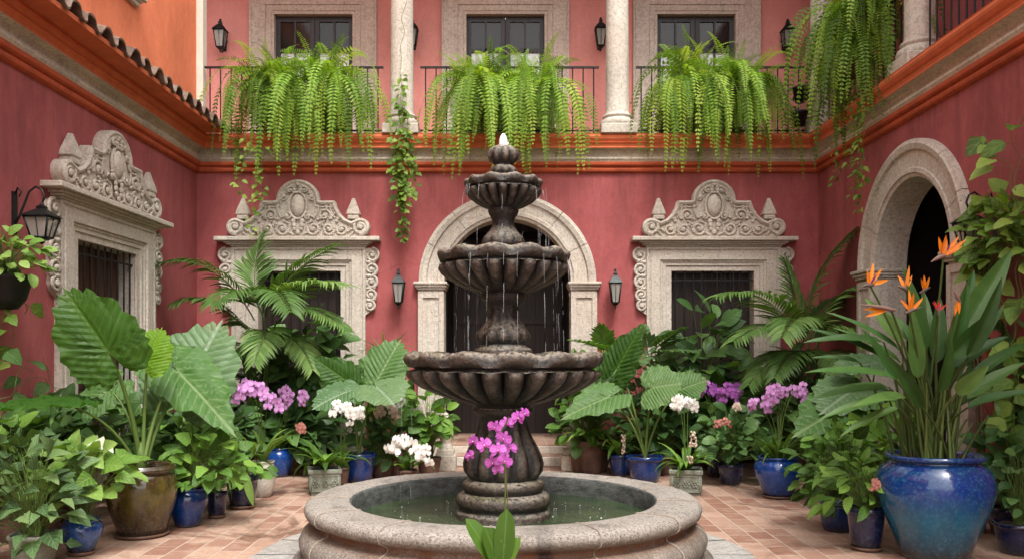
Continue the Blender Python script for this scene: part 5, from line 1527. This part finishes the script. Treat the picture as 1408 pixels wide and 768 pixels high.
plain_bush('tall dark philodendron climbing before the left back window', 'philodendron', (wx(425, 12.6), 12.55), (368, 476, 412, 600), 12.55, 120, (.20, .38), 'deep', 69, 'heart', dep=.35, shell=.15, droop=.9)

for args in (
 ('mid green shrub between left palm and elephant ear beside carved jamb', (515, 12.4), (468, 565, 500, 610), 12.4, 110, (.14, .26), 'green', 161, 'ovate'),
 ('dark climbing shrub around the stems of the left palm', (355, 12.5), (322, 405, 470, 610), 12.5, 110, (.16, .30), 'deep', 162, 'heart'),
 ('light green shrub against the pilaster right of the central arch', (815, 12.6), (772, 862, 470, 590), 12.6, 110, (.13, .24), 'green', 163, 'ovate'),
 ('grey green shrub below the right wall lantern', (890, 12.6), (848, 938, 476, 590), 12.6, 110, (.15, .27), 'grey', 164, 'heart'),
 ('dense shrub behind the purple orchids under the right window', (985, 12.2), (925, 1045, 500, 620), 12.2, 150, (.16, .30), 'green', 165, 'heart'),
 ('dark shrub behind the pale lilac orchids and the fan palm stems', (1090, 12.5), (1035, 1150, 480, 610), 12.5, 140, (.16, .30), 'deep', 166, 'ovate'),
 ('shrub at the right back corner behind the grey elephant ear', (1150, 10.9), (1120, 1200, 520, 650), 10.9, 120, (.13, .24), 'green', 167, 'heart'),
 ('low leafy shrub between the left shrubs and the carved side window', (250, 11.6), (205, 300, 545, 640), 11.4, 120, (.14, .26), 'green', 168, 'heart'),
 ('broad leaved shrub by the left wall behind the caladium', (60, 8.0), (10, 110, 560, 670), 8.0, 90, (.14, .26), 'alocasia', 169, 'heart')):
    lb, (bpx, bd), fol, d_, n_, L_, mt_, sd_, sh_ = args
    plain_bush(lb, 'leafy_shrub', (wx(bpx, bd), bd), fol, d_, n_, L_, mt_, sd_, sh_, dep=.3, shell=.15)
# palms
def palm(label, base, stems, fronds, seed, L=.5, w=.0165, mat='palm'):
    r = random.Random(seed); t = thing('potted_palm', label, 'palm', base)
    pot(t, base[0], base[1], .23, .34, M['terracotta'], 'bell', False)
    mb = MB()
    for s in stems: mb.tube(arc((base[0] + r.uniform(-.1, .1), base[1] + r.uniform(-.06, .06), .3), at(*s), lift=(r.uniform(-.06, .06), 0, .1), n=6), .02, .012, 6, 0, False, (.3, 0, .3))
    mb.build('stems', G['stem'], t)
    for A, C, T, l in fronds:
        mb = MB(); palm_frond(mb, arc(at(*A), at(*T), mid=at(*C), n=16), l * 1.3, w, r, 31, w * 1.15, hang=.52)
        mb.build('frond', [G[mat], G['stem']], t)
    # low dark fronds nearer the base
    return t
d = 12.1
palm('feathery kentia palm in front of the left carved window', (wx(355, d), d, 0), [(345, 455, d), (362, 430, d), (380, 440, d), (352, 480, d), (372, 470, d), (335, 470, d)],
     [((350, 440, d), (300, 345, d - .3), (222, 362, d - .7), .48), ((345, 460, d), (290, 395, d - .2), (240, 418, d - .5), .42), ((358, 430, d), (340, 380, d), (362, 322, d + .1), .42),
      ((372, 430, d), (390, 370, d - .1), (462, 338, d - .3), .5), ((375, 435, d), (400, 375, d - .3), (476, 392, d - .8), .52), ((380, 445, d), (410, 400, d - .3), (472, 450, d - .7), .46),
      ((362, 435, d), (340, 375, d - .4), (290, 420, d - 1.0), .5), ((365, 435, d), (375, 370, d - .5), (400, 430, d - 1.3), .5), ((350, 460, d), (320, 425, d), (285, 480, d - .3), .42),
      ((355, 490, d), (330, 450, d - .2), (300, 520, d - .6), .4), ((375, 480, d), (405, 440, d - .2), (430, 510, d - .6), .42), ((365, 470, d), (372, 430, d - .6), (350, 500, d - 1.0), .42)], 71)
d = 12.0
palm('fan shaped palm in front of the right carved window', (wx(1115, d), d, 0), [(1100, 470, d), (1112, 450, d), (1125, 460, d), (1108, 490, d), (1130, 480, d)],
     [((1105, 460, d), (1115, 370, d), (1178, 316, d - .2), .55), ((1095, 465, d), (1060, 385, d - .3), (985, 408, d - .8), .55), ((1098, 475, d), (1070, 425, d - .3), (1008, 470, d - .9), .5),
      ((1105, 470, d), (1100, 410, d - .5), (1075, 465, d - 1.2), .5), ((1115, 470, d), (1150, 390, d), (1195, 400, d - .3), .5), ((1118, 480, d), (1160, 430, d - .2), (1190, 470, d - .6), .45),
      ((1100, 490, d), (1070, 470, d - .3), (1030, 530, d - .7), .45), ((1120, 490, d), (1150, 470, d - .3), (1165, 530, d - .7), .45), ((1110, 480, d), (1120, 430, d + .2), (1150, 410, d + .3), .45),
      ((1105, 500, d), (1095, 460, d - .6), (1065, 520, d - 1.1), .42), ((1108, 470, d), (1095, 400, d + .1), (1080, 360, d + .2), .42)], 72, .55, .0175)
# spiky cycad left and monstera on the right, low behind the lower bowl
def rosette(label, name, cat, base, crown, n, L, seed, mat, wide, shape='lance', pot_=True, up=1.0, spread=1.2, droop=.8):
    t = thing(name, label, cat, (base[0], base[1], 0)); pot(t, base[0], base[1], .2, .3, M['terracotta'], 'bell', False)
    mb = MB(); mb.tube([(base[0], base[1], .26), V(crown)], .035, .03, 7, 1, False, (.3, 0, .2)); straps(mb, crown, n, L, wide, seed, spread, droop, .03, shape, up=up); mb.build('foliage', [G[mat], G['stem']], t)
d = 12.75
rosette('spiky yucca seen between left carved window and central arch pilaster', 'potted_yucca', 'yucca', (wx(528, d), d), at(528, 492, d), 46, .62, 73, 'palm', .014, spread=1.9)
def split_leaf_plant(label, base, heads, seed, mat='green'):
    r = random.Random(seed); t = thing('split_leaf_plant', label, 'monstera', (base[0], base[1], 0)); pot(t, base[0], base[1], .2, .3, M['terracotta'], 'bell', False)
    for A, T, L in heads:
        a, b = at(*A), at(*T); mb = MB(); n = ortho(V((0, -.8, .8)), (b - a).normalized())
        P = arc(a, b, lift=n * .06, n=10)
        palm_frond(mb, P, L * 1.35, .04, r, 9, .042, 0, 1, .25)
        lf = mb.build('leaf', [G[mat], G['stem']], t)
        mb = MB(); mb.tube(arc((base[0], base[1], .28), a, lift=(0, 0, .25), n=8), .012, .008, 6, 0, False); mb.build('stalk', G['stem'], lf)
d = 12.2
split_leaf_plant('deeply cut monstera leaves beside the right pilaster of the central arch', (wx(820, d), d), [((838, 482, d - .1), (785, 468, d - .5), .22), ((835, 490, d), (800, 500, d - .5), .2), ((830, 480, d + .1), (825, 448, d), .2), ((842, 495, d), (815, 520, d - .6), .2)], 74)
split_leaf_plant('pale cut leaved monstera below the right wall lantern and window edge', (wx(915, d + .2), d + .2), [((900, 480, d), (940, 452, d - .3), .24), ((895, 485, d), (955, 485, d - .6), .22), ((890, 480, d), (885, 450, d), .2), ((895, 490, d), (860, 505, d - .5), .2), ((905, 480, d), (960, 462, d - .1), .2)], 75, 'grey')

# ================================================================== POTTED PLANTS, RIGHT
x, y, Rr, H = floor_spot(887, 664, 25.5, 36)
t = thing('potted_elephant_ear', 'elephant ear with a tall upright leaf in dark blue pot right of the basin', 'potted plant', (x, y, 0)); pot(t, x, y, Rr, H, M['g_blue'], 'bell', False)
b = V((x, y, H * .9)); dd = y
px_ear(t, b, (850, 503, dd + .1), (884, 443, dd + .05), .80, 'alocasia_dark', (-.35, -1, .1), .4, (-.03, 0, .1), .02, HEART, .08, 9)
px_ear(t, b, (898, 532, dd - .15), (936, 524, dd - .3), 1.7, 'alocasia', (-.1, -1, .75), .75, (0, 0, .05), .022, ROUND, .15, 8)
px_ear(t, b, (836, 546, dd - .1), (772, 570, dd - .35), .85, 'alocasia', (-.1, -.75, .9), .7, (0, 0, .12), .018, HEART, .15, 9)
px_ear(t, b, (935, 535, dd + .3), (972, 520, dd + .2), 1.3, 'alocasia', (.1, -1, .8), .5, (0, 0, .12), .018, ROUND, .15, 8)
px_ear(t, b, (838, 520, dd + .4), (802, 545, dd + .2), 1.0, 'alocasia', (-.2, -.8, .8), .5, (0, 0, .12), .016, ROUND, .15, 8)
x, y, Rr, H = floor_spot(853, 655, 16, 30)
t = thing('potted_bromeliad', 'bromeliad with a pale flower spike in blue pot behind right elephant ear', 'potted plant', (x, y, 0)); pot(t, x, y, Rr, H, M['g_blue'], 'bell', False)
mb = MB(); straps(mb, (x, y, H * .9), 20, .66, .04, 20, .95, 1.4, .04, 'lance'); mb.build('foliage', G['strap'], t)
mb = MB(); s0 = at(857, 640, y - .15)
mb.tube([s0, at(857, 598, y - .2)], .005, .004, 5, 1)
rr = random.Random(4)
for k in range(34):
    z = k / 34; p = at(857 + rr.uniform(-2.4, 2.4), 623 - 26 * z, y - .2 + rr.uniform(-.03, .03)); mb.blob(p, .014, .014, .017, 6)
w_ = mb.build('flower_spike', [G['p_crm'], G['stem']], t)
x, y, Rr, H = floor_spot(812, 652, 20, 46)
t = thing('potted_bromeliad', 'strap leaved plant in tall old clay pot near the doorstep', 'potted plant', (x, y, 0)); pot(t, x, y, Rr, H, M['terracotta'], 'bell', False)
mb = MB(); straps(mb, (x, y, H * .9), 18, .52, .045, 22, .95, 1.5, .04, 'lance'); mb.build('foliage', G['green'], t)
x, y = wx(943, 10.25), 10.25
t = thing('potted_orchid', 'white and pink orchids in square carved stone planter right of the basin', 'potted plant', (x, y, 0)); square_pot(t, x, y, .185, .30, M['planter'], -.2)
mb = MB(); straps(mb, (x, y, .27), 26, .48, .034, 24, 1.0, 1.4, .06, 'lance'); mb.build('foliage', G['green'], t)
spray(t, 'wht', (x, y, .3), at(940, 559, y), (.18, .1, .10), 18, .06, 81, 2)
mb = MB(); s0 = V((x + .03, y - .05, .3)); mb.tube([s0, at(953, 592, y - .12)], .006, .004, 5, 1)
for k in range(40):
    z = rr.random(); p = at(953 + rr.uniform(-5, 5) * (1 - z * .4), 613 - 20 * z, y - .12 + rr.uniform(-.04, .04)); mb.blob(p, .013, .013, .015, 6)
for k in range(14):
    p = at(949 + rr.uniform(-4, 4), 632 + rr.uniform(-5, 5), y - .2 + rr.uniform(-.04, .04)); mb.blob(p, .013, .013, .015, 6)
w_ = mb.build('flower_spike', [G['p_crm'], G['stem']], t)
orchid_pot('deep purple orchids standing behind the white ones right of the basin', 985, 656, 15, 28, 'g_navy', [(948, 992, 522, 552, 20, .0), (990, 1019, 530, 566, 16, -.1), (1000, 1015, 532, 548, 6, .05)], 'pur', .068, 84, 14, .55)
t = plain_bush('dark glossy shrub with salmon flowers between purple orchids and the bright blue pot', 'flowering_shrub', (wx(1005, 11.0), 11.0), (960, 1050, 562, 655), 11.0, 150, (.11, .22), 'deep', 85, dep=.4, shell=.2, pmat='g_navy')
spray(t, 'sal', (wx(1005, 11), 11, .3), at(993, 585, 10.6), (.12, .08, .07), 10, .042, 86, 2)
spray(t, 'crm', (wx(1005, 11), 11, .3), at(1016, 562, 10.7), (.09, .06, .04), 6, .045, 87, 1)

x, y, Rr, H = floor_spot(1070, 687, 33, 58, .62)
t = thing('potted_orchid', 'pale lilac orchids massed above the brightest cobalt blue pot', 'potted plant', (x, y, 0)); pot(t, x, y, Rr, H, M['g_bright'], 'jar')
mb = MB(); straps(mb, (x, y, H * .92), 46, .50, .021, 27, .85, 1.3, .14); mb.build('foliage', G['strap'], t)
spray(t, 'lil', (x, y, H), at(1082, 546, y - .1), (.27, .15, .14), 36, .052, 88, 5)
spray(t, 'lil', (x, y, H), at(1046, 556, y - .1), (.15, .1, .09), 14, .052, 89, 2)
plain_bush('tall broad leaved plant standing before the right back window grille', 'broad_leaved_plant', (wx(965, 12.5), 12.5), (915, 1022, 415, 600), 12.5, 85, (.26, .46), 'deep', 90, 'ovate', .30, dep=.3, shell=.15, droop=.8)
plain_bush('dark shrub in the shade under the fan shaped palm', 'leafy_shrub', (wx(1110, 11.6), 11.6), (1040, 1180, 520, 660), 11.6, 170, (.16, .30), 'deep', 91, 'heart', dep=.5, shell=.2)
plain_bush('green shrub in the shade left of the right elephant ear', 'leafy_shrub', (wx(800, 12.1), 12.1), (762, 850, 540, 640), 12.1, 110, (.13, .24), 'green', 92, dep=.3, shell=.2)
plain_bush('dark shrub behind the right elephant ear stalks', 'leafy_shrub', (wx(910, 11.9), 11.9), (850, 975, 540, 650), 11.9, 140, (.15, .27), 'deep', 93, 'heart', dep=.3, shell=.2)
potted_bush('bushy bright green plant in cobalt pot left of the small navy pot', 'potted_shrub', 'potted plant', (1152, 732, 27, 46), (1095, 1210, 582, 712), 160, (.11, .20), 'green', 'bell', 'g_blue', 94, 'ovate', .34, dep=.36, shell=.3, saucer=False, low=-.8)
t, q = potted_bush('light green lance leaved plant in a small navy pot beside the giant blue pot', 'potted_shrub', 'potted plant', (1191, 759, 26, 60), (1132, 1238, 622, 722), 90, (.12, .22), 'green', 'bell', 'g_navy', 95, 'lance', .20, dep=.26, shell=.3, droop=1.0)
spray(t, 'sal', (q[0], q[1], q[3]), at(1205, 665, q[1] - .3), (.03, .03, .03), 4, .035, 96, 1)
plain_bush('tall green shrub behind the giant blue pot under the archway', 'leafy_shrub', (wx(1200, 9.2), 9.2), (1140, 1270, 560, 690), 9.0, 130, (.14, .26), 'green', 97, 'heart', dep=.45, shell=.2)
x, y = wx(1190, 9.9), 9.9
t = thing('potted_elephant_ear', 'grey green elephant ear behind bird of paradise beside the archway foot', 'potted plant', (x, y, 0)); pot(t, x, y, .2, .3, M['terracotta'], 'bell', False)
b = V((x, y, .28))
px_ear(t, b, (1160, 560, 9.5), (1092, 592, 9.1), .95, 'alocasia', (-.2, -.8, .9), .6, (0, 0, .15), .018, HEART, .15, 9)
px_ear(t, b, (1175, 535, 9.7), (1130, 560, 9.3), 1.0, 'alocasia_grey', (-.1, -.6, 1), .7, (0, 0, .15), .018, ROUND, .15, 9)
px_ear(t, b, (1225, 560, 9.4), (1275, 600, 9.0), .9, 'alocasia', (.2, -.7, 1), .55, (0, 0, .15), .018, ROUND, .15, 9)
px_ear(t, b, (1205, 500, 9.8), (1150, 500, 9.6), .9, 'alocasia_grey', (0, -.5, 1), .65, (0, 0, .15), .018, ROUND, .2, 9)

# the giant blue jar with the bird of paradise
x, y, R_, H_ = wx(1285, 7.05), 7.05, .445, .84
t = thing('potted_bird_of_paradise', 'bird of paradise with orange blooms in the giant two tone blue jar', 'potted plant', (x, y, 0)); pot(t, x, y, R_, H_, M['g_big'], 'jar', False, soil=.94)
b = V((x, y, H_ * .94)); dd = y
rr = random.Random(77)
blades = [((1215, 470), (1108, 472), 13, -.1), ((1232, 520), (1114, 513), 13, -.3), ((1182, 498), (1118, 492), 9, .1), ((1222, 532), (1124, 550), 13, -.2), ((1262, 520), (1256, 425), 13, -.25), ((1287, 500), (1296, 405), 14, .1),
          ((1303, 490), (1408, 345), 24, .05), ((1305, 492), (1392, 428), 18, -.3), ((1312, 505), (1388, 462), 16, -.1), ((1240, 470), (1188, 412), 12, .1), ((1255, 470), (1205, 425), 13, .3), ((1330, 548), (1412, 498), 14, -.1),
          ((1330, 560), (1425, 538), 13, -.35), ((1300, 530), (1345, 440), 15, .3), ((1280, 530), (1238, 432), 13, .2), ((1245, 545), (1180, 560), 12, -.4), ((1272, 480), (1275, 395), 13, .35), ((1315, 540), (1360, 510), 13, -.4),
          ((1290, 540), (1318, 470), 13, -.45), ((1268, 560), (1225, 500), 12, -.45), ((1235, 560), (1160, 600), 10, -.2), ((1240, 500), (1150, 450), 11, .0), ((1310, 470), (1350, 370), 15, .35), ((1228, 500), (1116, 452), 12, -.05), ((1222, 548), (1132, 578), 11, -.25), ((1238, 482), (1140, 428), 11, .1), ((1335, 520), (1420, 470), 12, .1)]
rb = random.Random(31)
for q in range(6):
    fx = rb.uniform(1232, 1335); tx = 1285 + (fx - 1285) * rb.uniform(1.7, 2.6) + rb.uniform(-12, 12)
    fy = rb.uniform(478, 545); blades.append(((fx, fy), (tx, fy - rb.uniform(62, 112)), rb.uniform(9, 13), rb.uniform(-.4, .45)))
for k, (A, T, hw, dz) in enumerate(blades):
    a_, t_ = at(A[0], A[1], dd + dz * .7), at(T[0], T[1], dd + dz * 1.3)
    L = (t_ - a_).length; W = hw * dd / 1200 * 1.05
    horiz = abs(t_.x - a_.x) > abs(t_.z - a_.z) * 1.4
    n = V((rr.uniform(-.3, .3), -.45 if horiz else -1.0, .9 if horiz else .25))
    W *= .84; mb = MB(); leaf(mb, a_, (t_ - a_) + UP * L * .14, n, L * 1.03, W, 'paddle', .32, .42, 12, 3, rr.random() * .8, .03, 0)
    lf = mb.build('leaf', G['bop'], t)
    mb = MB(); bs = b + V((rr.uniform(-.15, .15) + (a_.x - x) * .22, rr.uniform(-.13, .13), -.02))
    mid = V((lerp(bs.x, a_.x, .30), lerp(bs.y, a_.y, .3), lerp(bs.z, a_.z, .62)))
    mb.tube(arc(bs, a_, mid=mid, n=9), .015, .007, 7, 0, False, (.3, 0, rr.random())); mb.build('stalk', G['bopstalk'], lf)
mb = MB()
for k in range(30):
    bs = b + V((rr.uniform(-.17, .17), rr.uniform(-.14, .14), -.02)); tp = bs + V(((bs.x - x) * rr.uniform(.5, 1.5) + rr.uniform(-.08, .08), rr.uniform(-.1, .1), rr.uniform(.28, .75)))
    mb.tube(arc(bs, tp, lift=(rr.uniform(-.02, .02), 0, .04), n=5), .015, .007, 6, 0, False, (.3, 0, rr.random()))
for k in range(12):
    bs = b + V((rr.uniform(-.2, .2), rr.uniform(-.2, .1), -.01)); mb.tube([bs, bs + V((rr.uniform(-.06, .06), rr.uniform(-.06, .02), .08))], .009, .004, 5, 1, False, (.3, 0, .9))
mb.build('stalk_clump', [G['bopstalk'], M['bark']], t)

def bop_flower(px, py, dz, ang, size, petals=6, sp=1.0, seed=1, mat='p_org', fan=(35, 118), tall=None):
    """ang: direction of the beak in the picture plane (degrees); petals rise from its root"""
    r = random.Random(seed); p = at(px, py, dd + dz); a = R(ang)
    beak = V((cos(a), -.15, sin(a)))
    mb = MB()
    mb.tube(arc(b + V((r.uniform(-.1, .1), r.uniform(-.1, .1), 0)), p, mid=V((lerp(b.x, p.x, .5), lerp(b.y, p.y, .4), lerp(b.z, p.z, .7))), n=9), .011, .009, 6, 0, False, (.3, 0, .4))
    fs = mb.build('flower_stem', G['bopstalk'], t)
    mb = MB(); L = .19 * size * sp
    mb.tube([p - beak * .035, p, p + beak * L * .3 + UP * .006, p + beak * L * .65 + UP * .004, p + beak * L], lambda q: .016 * size * (sin(pi * min(1, .18 + q * .82)) ** .9) + .0012, None, 8, 0, False, (.5, .1, r.random()))
    fl = mb.build('flower', G['spathe'], t)
    mb = MB()
    for k in range(petals):
        e = R(lerp(fan[0], fan[1], (k + .5) / petals) + r.uniform(-9, 9)); d_ = V((cos(e), r.uniform(-.35, .25), sin(e)))
        leaf(mb, p + beak * L * .08, d_, V((0, -1, .2)), .165 * size * r.uniform(.75, 1.2), .0155 * size, 'lance', r.uniform(-.2, .3), .5, 6, 1, r.random())
    mb.build('petals', G[mat], fl)
    if petals > 3:
        mb = MB(); leaf(mb, p, V((-cos(a) * .5, -.2, .9)), V((0, -1, 0)), .10 * size, .007 * size, 'lance', 0, .4, 4, 1, .5); mb.build('tongue', G['p_blu'], fl)
bop_flower(1297, 352, -.1, 205, 1.15, 6, .55, 1, fan=(25, 112))
bop_flower(1196, 392, -.25, 190, 1.0, 4, .4, 2, fan=(10, 118))
bop_flower(1246, 398, -.2, 160, .95, 3, .5, 3, fan=(50, 130))
bop_flower(1250, 428, -.35, 20, .9, 4, .6, 4, fan=(45, 140))
bop_flower(1225, 425, -.4, 172, 1.0, 2, 1.35, 5, fan=(165, 200))
bop_flower(1290, 428, -.4, 100, .5, 5, .4, 6, 'p_red', fan=(40, 140))
bop_flower(1318, 412, -.35, 120, .9, 2, .5, 7, fan=(255, 285))
bop_flower(1270, 400, .2, 30, .85, 3, .4, 8, fan=(60, 120))

# right edge growth
def vw(px, py, inset=.22):          # a point on the right wall's face
    X = WX - inset; d = X * 1200 / (px - 698); return V((X, d, 1.65 - (py - 485) * d / 1200))
def lwp(px, py, inset=.22):
    X = -WX + inset; d = X * 1200 / (px - 698); return V((X, d, 1.65 - (py - 485) * d / 1200))
vine('climbing_vine', 'glossy pothos climbing the right wall at the frame edge',
     [[vw(1385, 640), vw(1395, 500), vw(1370, 400), vw(1350, 330)], [vw(1400, 640), vw(1398, 430), vw(1405, 330), vw(1388, 230), vw(1352, 184)], [vw(1390, 560), vw(1400, 330), vw(1392, 180), vw(1412, 140)],
      [vw(1380, 420), vw(1350, 360), vw(1338, 330)], [vw(1405, 330), vw(1370, 275), vw(1345, 268)]], 101, (.14, .24), .42, .17, back=(.7, .7, 0), leaf_from=.12)
c, rad = box_px(1338, 1425, 262, 400, 8.0, .5)
t = thing('climbing_shrub', 'dense leafy climber around the half buried wall lantern on the right', 'climber', (4.4, 8.1, 0))
mb = MB(); bush(mb, (4.42, 8.15, 2.1), c, rad, 150, (.11, .2), .4, 'heart', 103, bare=.5, shell=.25, dep=None) if False else bush(mb, (4.42, 8.15, 2.1), c, rad, 150, (.11, .2), .4, 'heart', 103, bare=.5, shell=.25)
mb.build('foliage', [G['vine'], G['stem']], t)
mb = MB()
for k in range(5): mb.tube(arc((4.42 + rr.uniform(-.05, .05), 8.1 + rr.uniform(-.1, .1), 0), (4.42 + rr.uniform(-.1, .1), 8.1 + rr.uniform(-.2, .2), 2.4), lift=(rr.uniform(-.1, .1), rr.uniform(-.2, .2), 0), n=8), .014, .008, 6, 0, False)
mb.build('stem', M['bark'], t)
plain_bush('broad dark leaves right of the giant blue jar at the wall foot', 'leafy_shrub', (wx(1385, 7.9), 7.9), (1345, 1440, 560, 720), 7.8, 120, (.13, .25), 'deep', 104, 'heart', dep=.4, shell=.2, pmat='g_navy')
plain_bush('upper right tangle of grey green leaves behind the bird of paradise', 'leafy_shrub', (wx(1390, 8.3), 8.3), (1340, 1450, 395, 600), 8.2, 80, (.18, .34), 'alocasia', 105, 'heart', dep=.4, shell=.25)
plain_bush('small leaved shrub spilling from navy pot at the right frame edge', 'potted_shrub', (wx(1402, 7.2), 7.2), (1365, 1450, 610, 735), 7.2, 100, (.08, .15), 'deep', 106, 'ovate', dep=.35, shell=.3, pmat='g_navy', pot_r=.2)

# left edge: wall basket and its trailing leaves
c = V((-WX + .24, 7.75, 2.33))
t = thing('wall_basket', 'hanging wall pot of pale leaves under the large bracket lantern', 'hanging pot', c - V((0, 0, .2)))
mb = MB(); mb.lathe([(0, -.30), (.10, -.29), (.17, -.2), (.22, -.02), (.235, 0), (.22, .01), (.19, -.02), (0, -.03)], 24, 0, c); mb.build('pot', M['iron'], t)
mb = MB(); mb.box(-WX, -WX + .03, c.y - .03, c.y + .03, c.z - .15, c.z + .15); mb.tube([(-WX, c.y, c.z - .1), (-WX + .1, c.y, c.z - .06), (-WX + .2, c.y, c.z - .25)], .01, .01, 6); mb.build('bracket', M['iron'], t)
mb = MB(); bush(mb, c, c + V((.05, -.05, .16)), (.28, .32, .22), 110, (.10, .17), .36, 'ovate', 111, shell=.3, low=-.7)
mb.build('foliage', [G['lime'], G['stem']], t)
vine('trailing_vine', 'pothos strands trailing down the left wall below the wall basket',
     [[lwp(20, 385), lwp(14, 430), lwp(22, 470), lwp(16, 500)], [lwp(4, 380), lwp(2, 440), lwp(8, 490)], [lwp(34, 375), lwp(28, 400), lwp(34, 432)]], 112, (.10, .19), .35, .14, 'vine', back=(-.7, .7, 0))
vine('climbing_vine', 'bare looping stems with a few grey leaves low on left wall',
     [[lwp(-10, 610), lwp(20, 540), lwp(60, 520), lwp(95, 545)], [lwp(0, 620), lwp(40, 580), lwp(75, 520), lwp(60, 490)], [lwp(60, 610), lwp(80, 540), lwp(60, 500), lwp(0, 480)], [lwp(-10, 570), lwp(30, 500), lwp(45, 505)]], 113, (.16, .26), .10, .16, 'alocasia', back=(-.7, .7, 0))

# small stone posts by the doorstep
def post(label, px, d, top):
    X = wx(px, d); t = thing('stone_post', label, 'stone post', (X, d, 0)); mb = MB()
    mb.bbox(X - .15, X + .15, d - .15, d + .15, 0, .22, .01); mb.bbox(X - .12, X + .12, d - .12, d + .12, .22, .30, .01); mb.build('plinth', M['stone'], t)
    mb = MB(); mb.lathe([(.10, .30), (.105, .33), (.08, .36), (.07, .40), (.10, .46), (.105, .52), (.07, .60), (.045, .66), (.05, .68), (.065, .72), (.03, .80), (0, .82)] if top else [(.09, .30), (.07, .33), (.11, .40), (.145, .47), (.14, .54), (.10, .60), (0, .62)], 24, 0, (X, d, 0)); mb.build('finial', M['stone'], t)
post('slim turned stone finial post left of the doorstep', 613, 12.35, True)
post('squat stone post with a ball top right of the doorstep', 786, 12.35, False)

# the near orchid on its stand in front of the basin
OD = 3.6
x, y = wx(690, OD), OD
t = thing('orchid_stand', 'turned stone stand holding the near magenta orchid', 'plant stand', (x, y, 0))
mb = MB(); mb.bbox(x - .17, x + .17, y - .17, y + .17, 0, .08, .012); mb.lathe([(.13, .08), (.13, .10), (.09, .14), (.075, .22), (.085, .36), (.12, .44), (.15, .47), (.16, .50), (.16, .535), (0, .535)], 32, 0, (x, y, 0)); mb.build('pedestal', M['stone'], t)
t = thing('potted_orchid', 'near magenta orchid on one tall bare stem in front of the fountain basin', 'potted plant', (x, y, .536))
pot(t, x, y, .105, .19, M['terracotta'], 'bell', False, .536)
zt = .536 + .175
for A, T, hw, n_ in (((690, 772), (646, 716), 13, (.5, -1, .6)), ((692, 772), (697, 706), 13, (0, -1, .3)), ((686, 772), (672, 728), 17, (.7, -.8, .3)), ((698, 768), (724, 792), 10, (-.3, -.7, 1)), ((696, 770), (660, 800), 12, (.2, -.7, 1)), ((700, 772), (712, 742), 9, (-.5, -.9, .4))):
    a_ = V((x, y, zt + .015)); t_ = at(T[0], T[1], OD - .05)
    mb = MB(); leaf(mb, a_, (t_ - a_) + UP * .03, n_, (t_ - a_).length * 1.04, hw * OD / 1200 * 1.15, 'oblong', .35, .35, 10, 3, .45); mb.build('leaf', G['strap'], t)
mb = MB()
P = [V((x + .01, y, zt)), at(694, 720, OD), at(695, 660, OD), at(694, 620, OD - .01), at(690, 592, OD - .02), at(700, 572, OD - .03)]
mb.tube(P, .0042, .003, 6, 0, False); mb.tube([V((x + .022, y + .01, zt)), at(699, 720, OD + .01), at(696, 640, OD + .01)], .0022, .002, 5, 1, False)
mb.build('flower_stem', [G['bopstalk'], M['bark']], t)
rr = random.Random(12)
for px, py, s in ((706, 580, 1.0), (694, 586, .95), (714, 575, .85), (680, 590, .9), (690, 603, 1.05), (668, 610, 1.0), (684, 616, 1.05), (698, 614, .95), (656, 606, .95), (652, 622, .8), (678, 630, 1.0), (692, 628, .95), (684, 638, .75)):
    p = at(680 + (px - 680) * 1.2, 604 + (py - 604) * 1.22, OD - .06 + rr.uniform(-.06, .05)); flower(t, 'mag', p, (rr.uniform(-.7, .7) + (px - 680) * .02, -1, rr.uniform(-.3, .5)), .036 * s, rr)
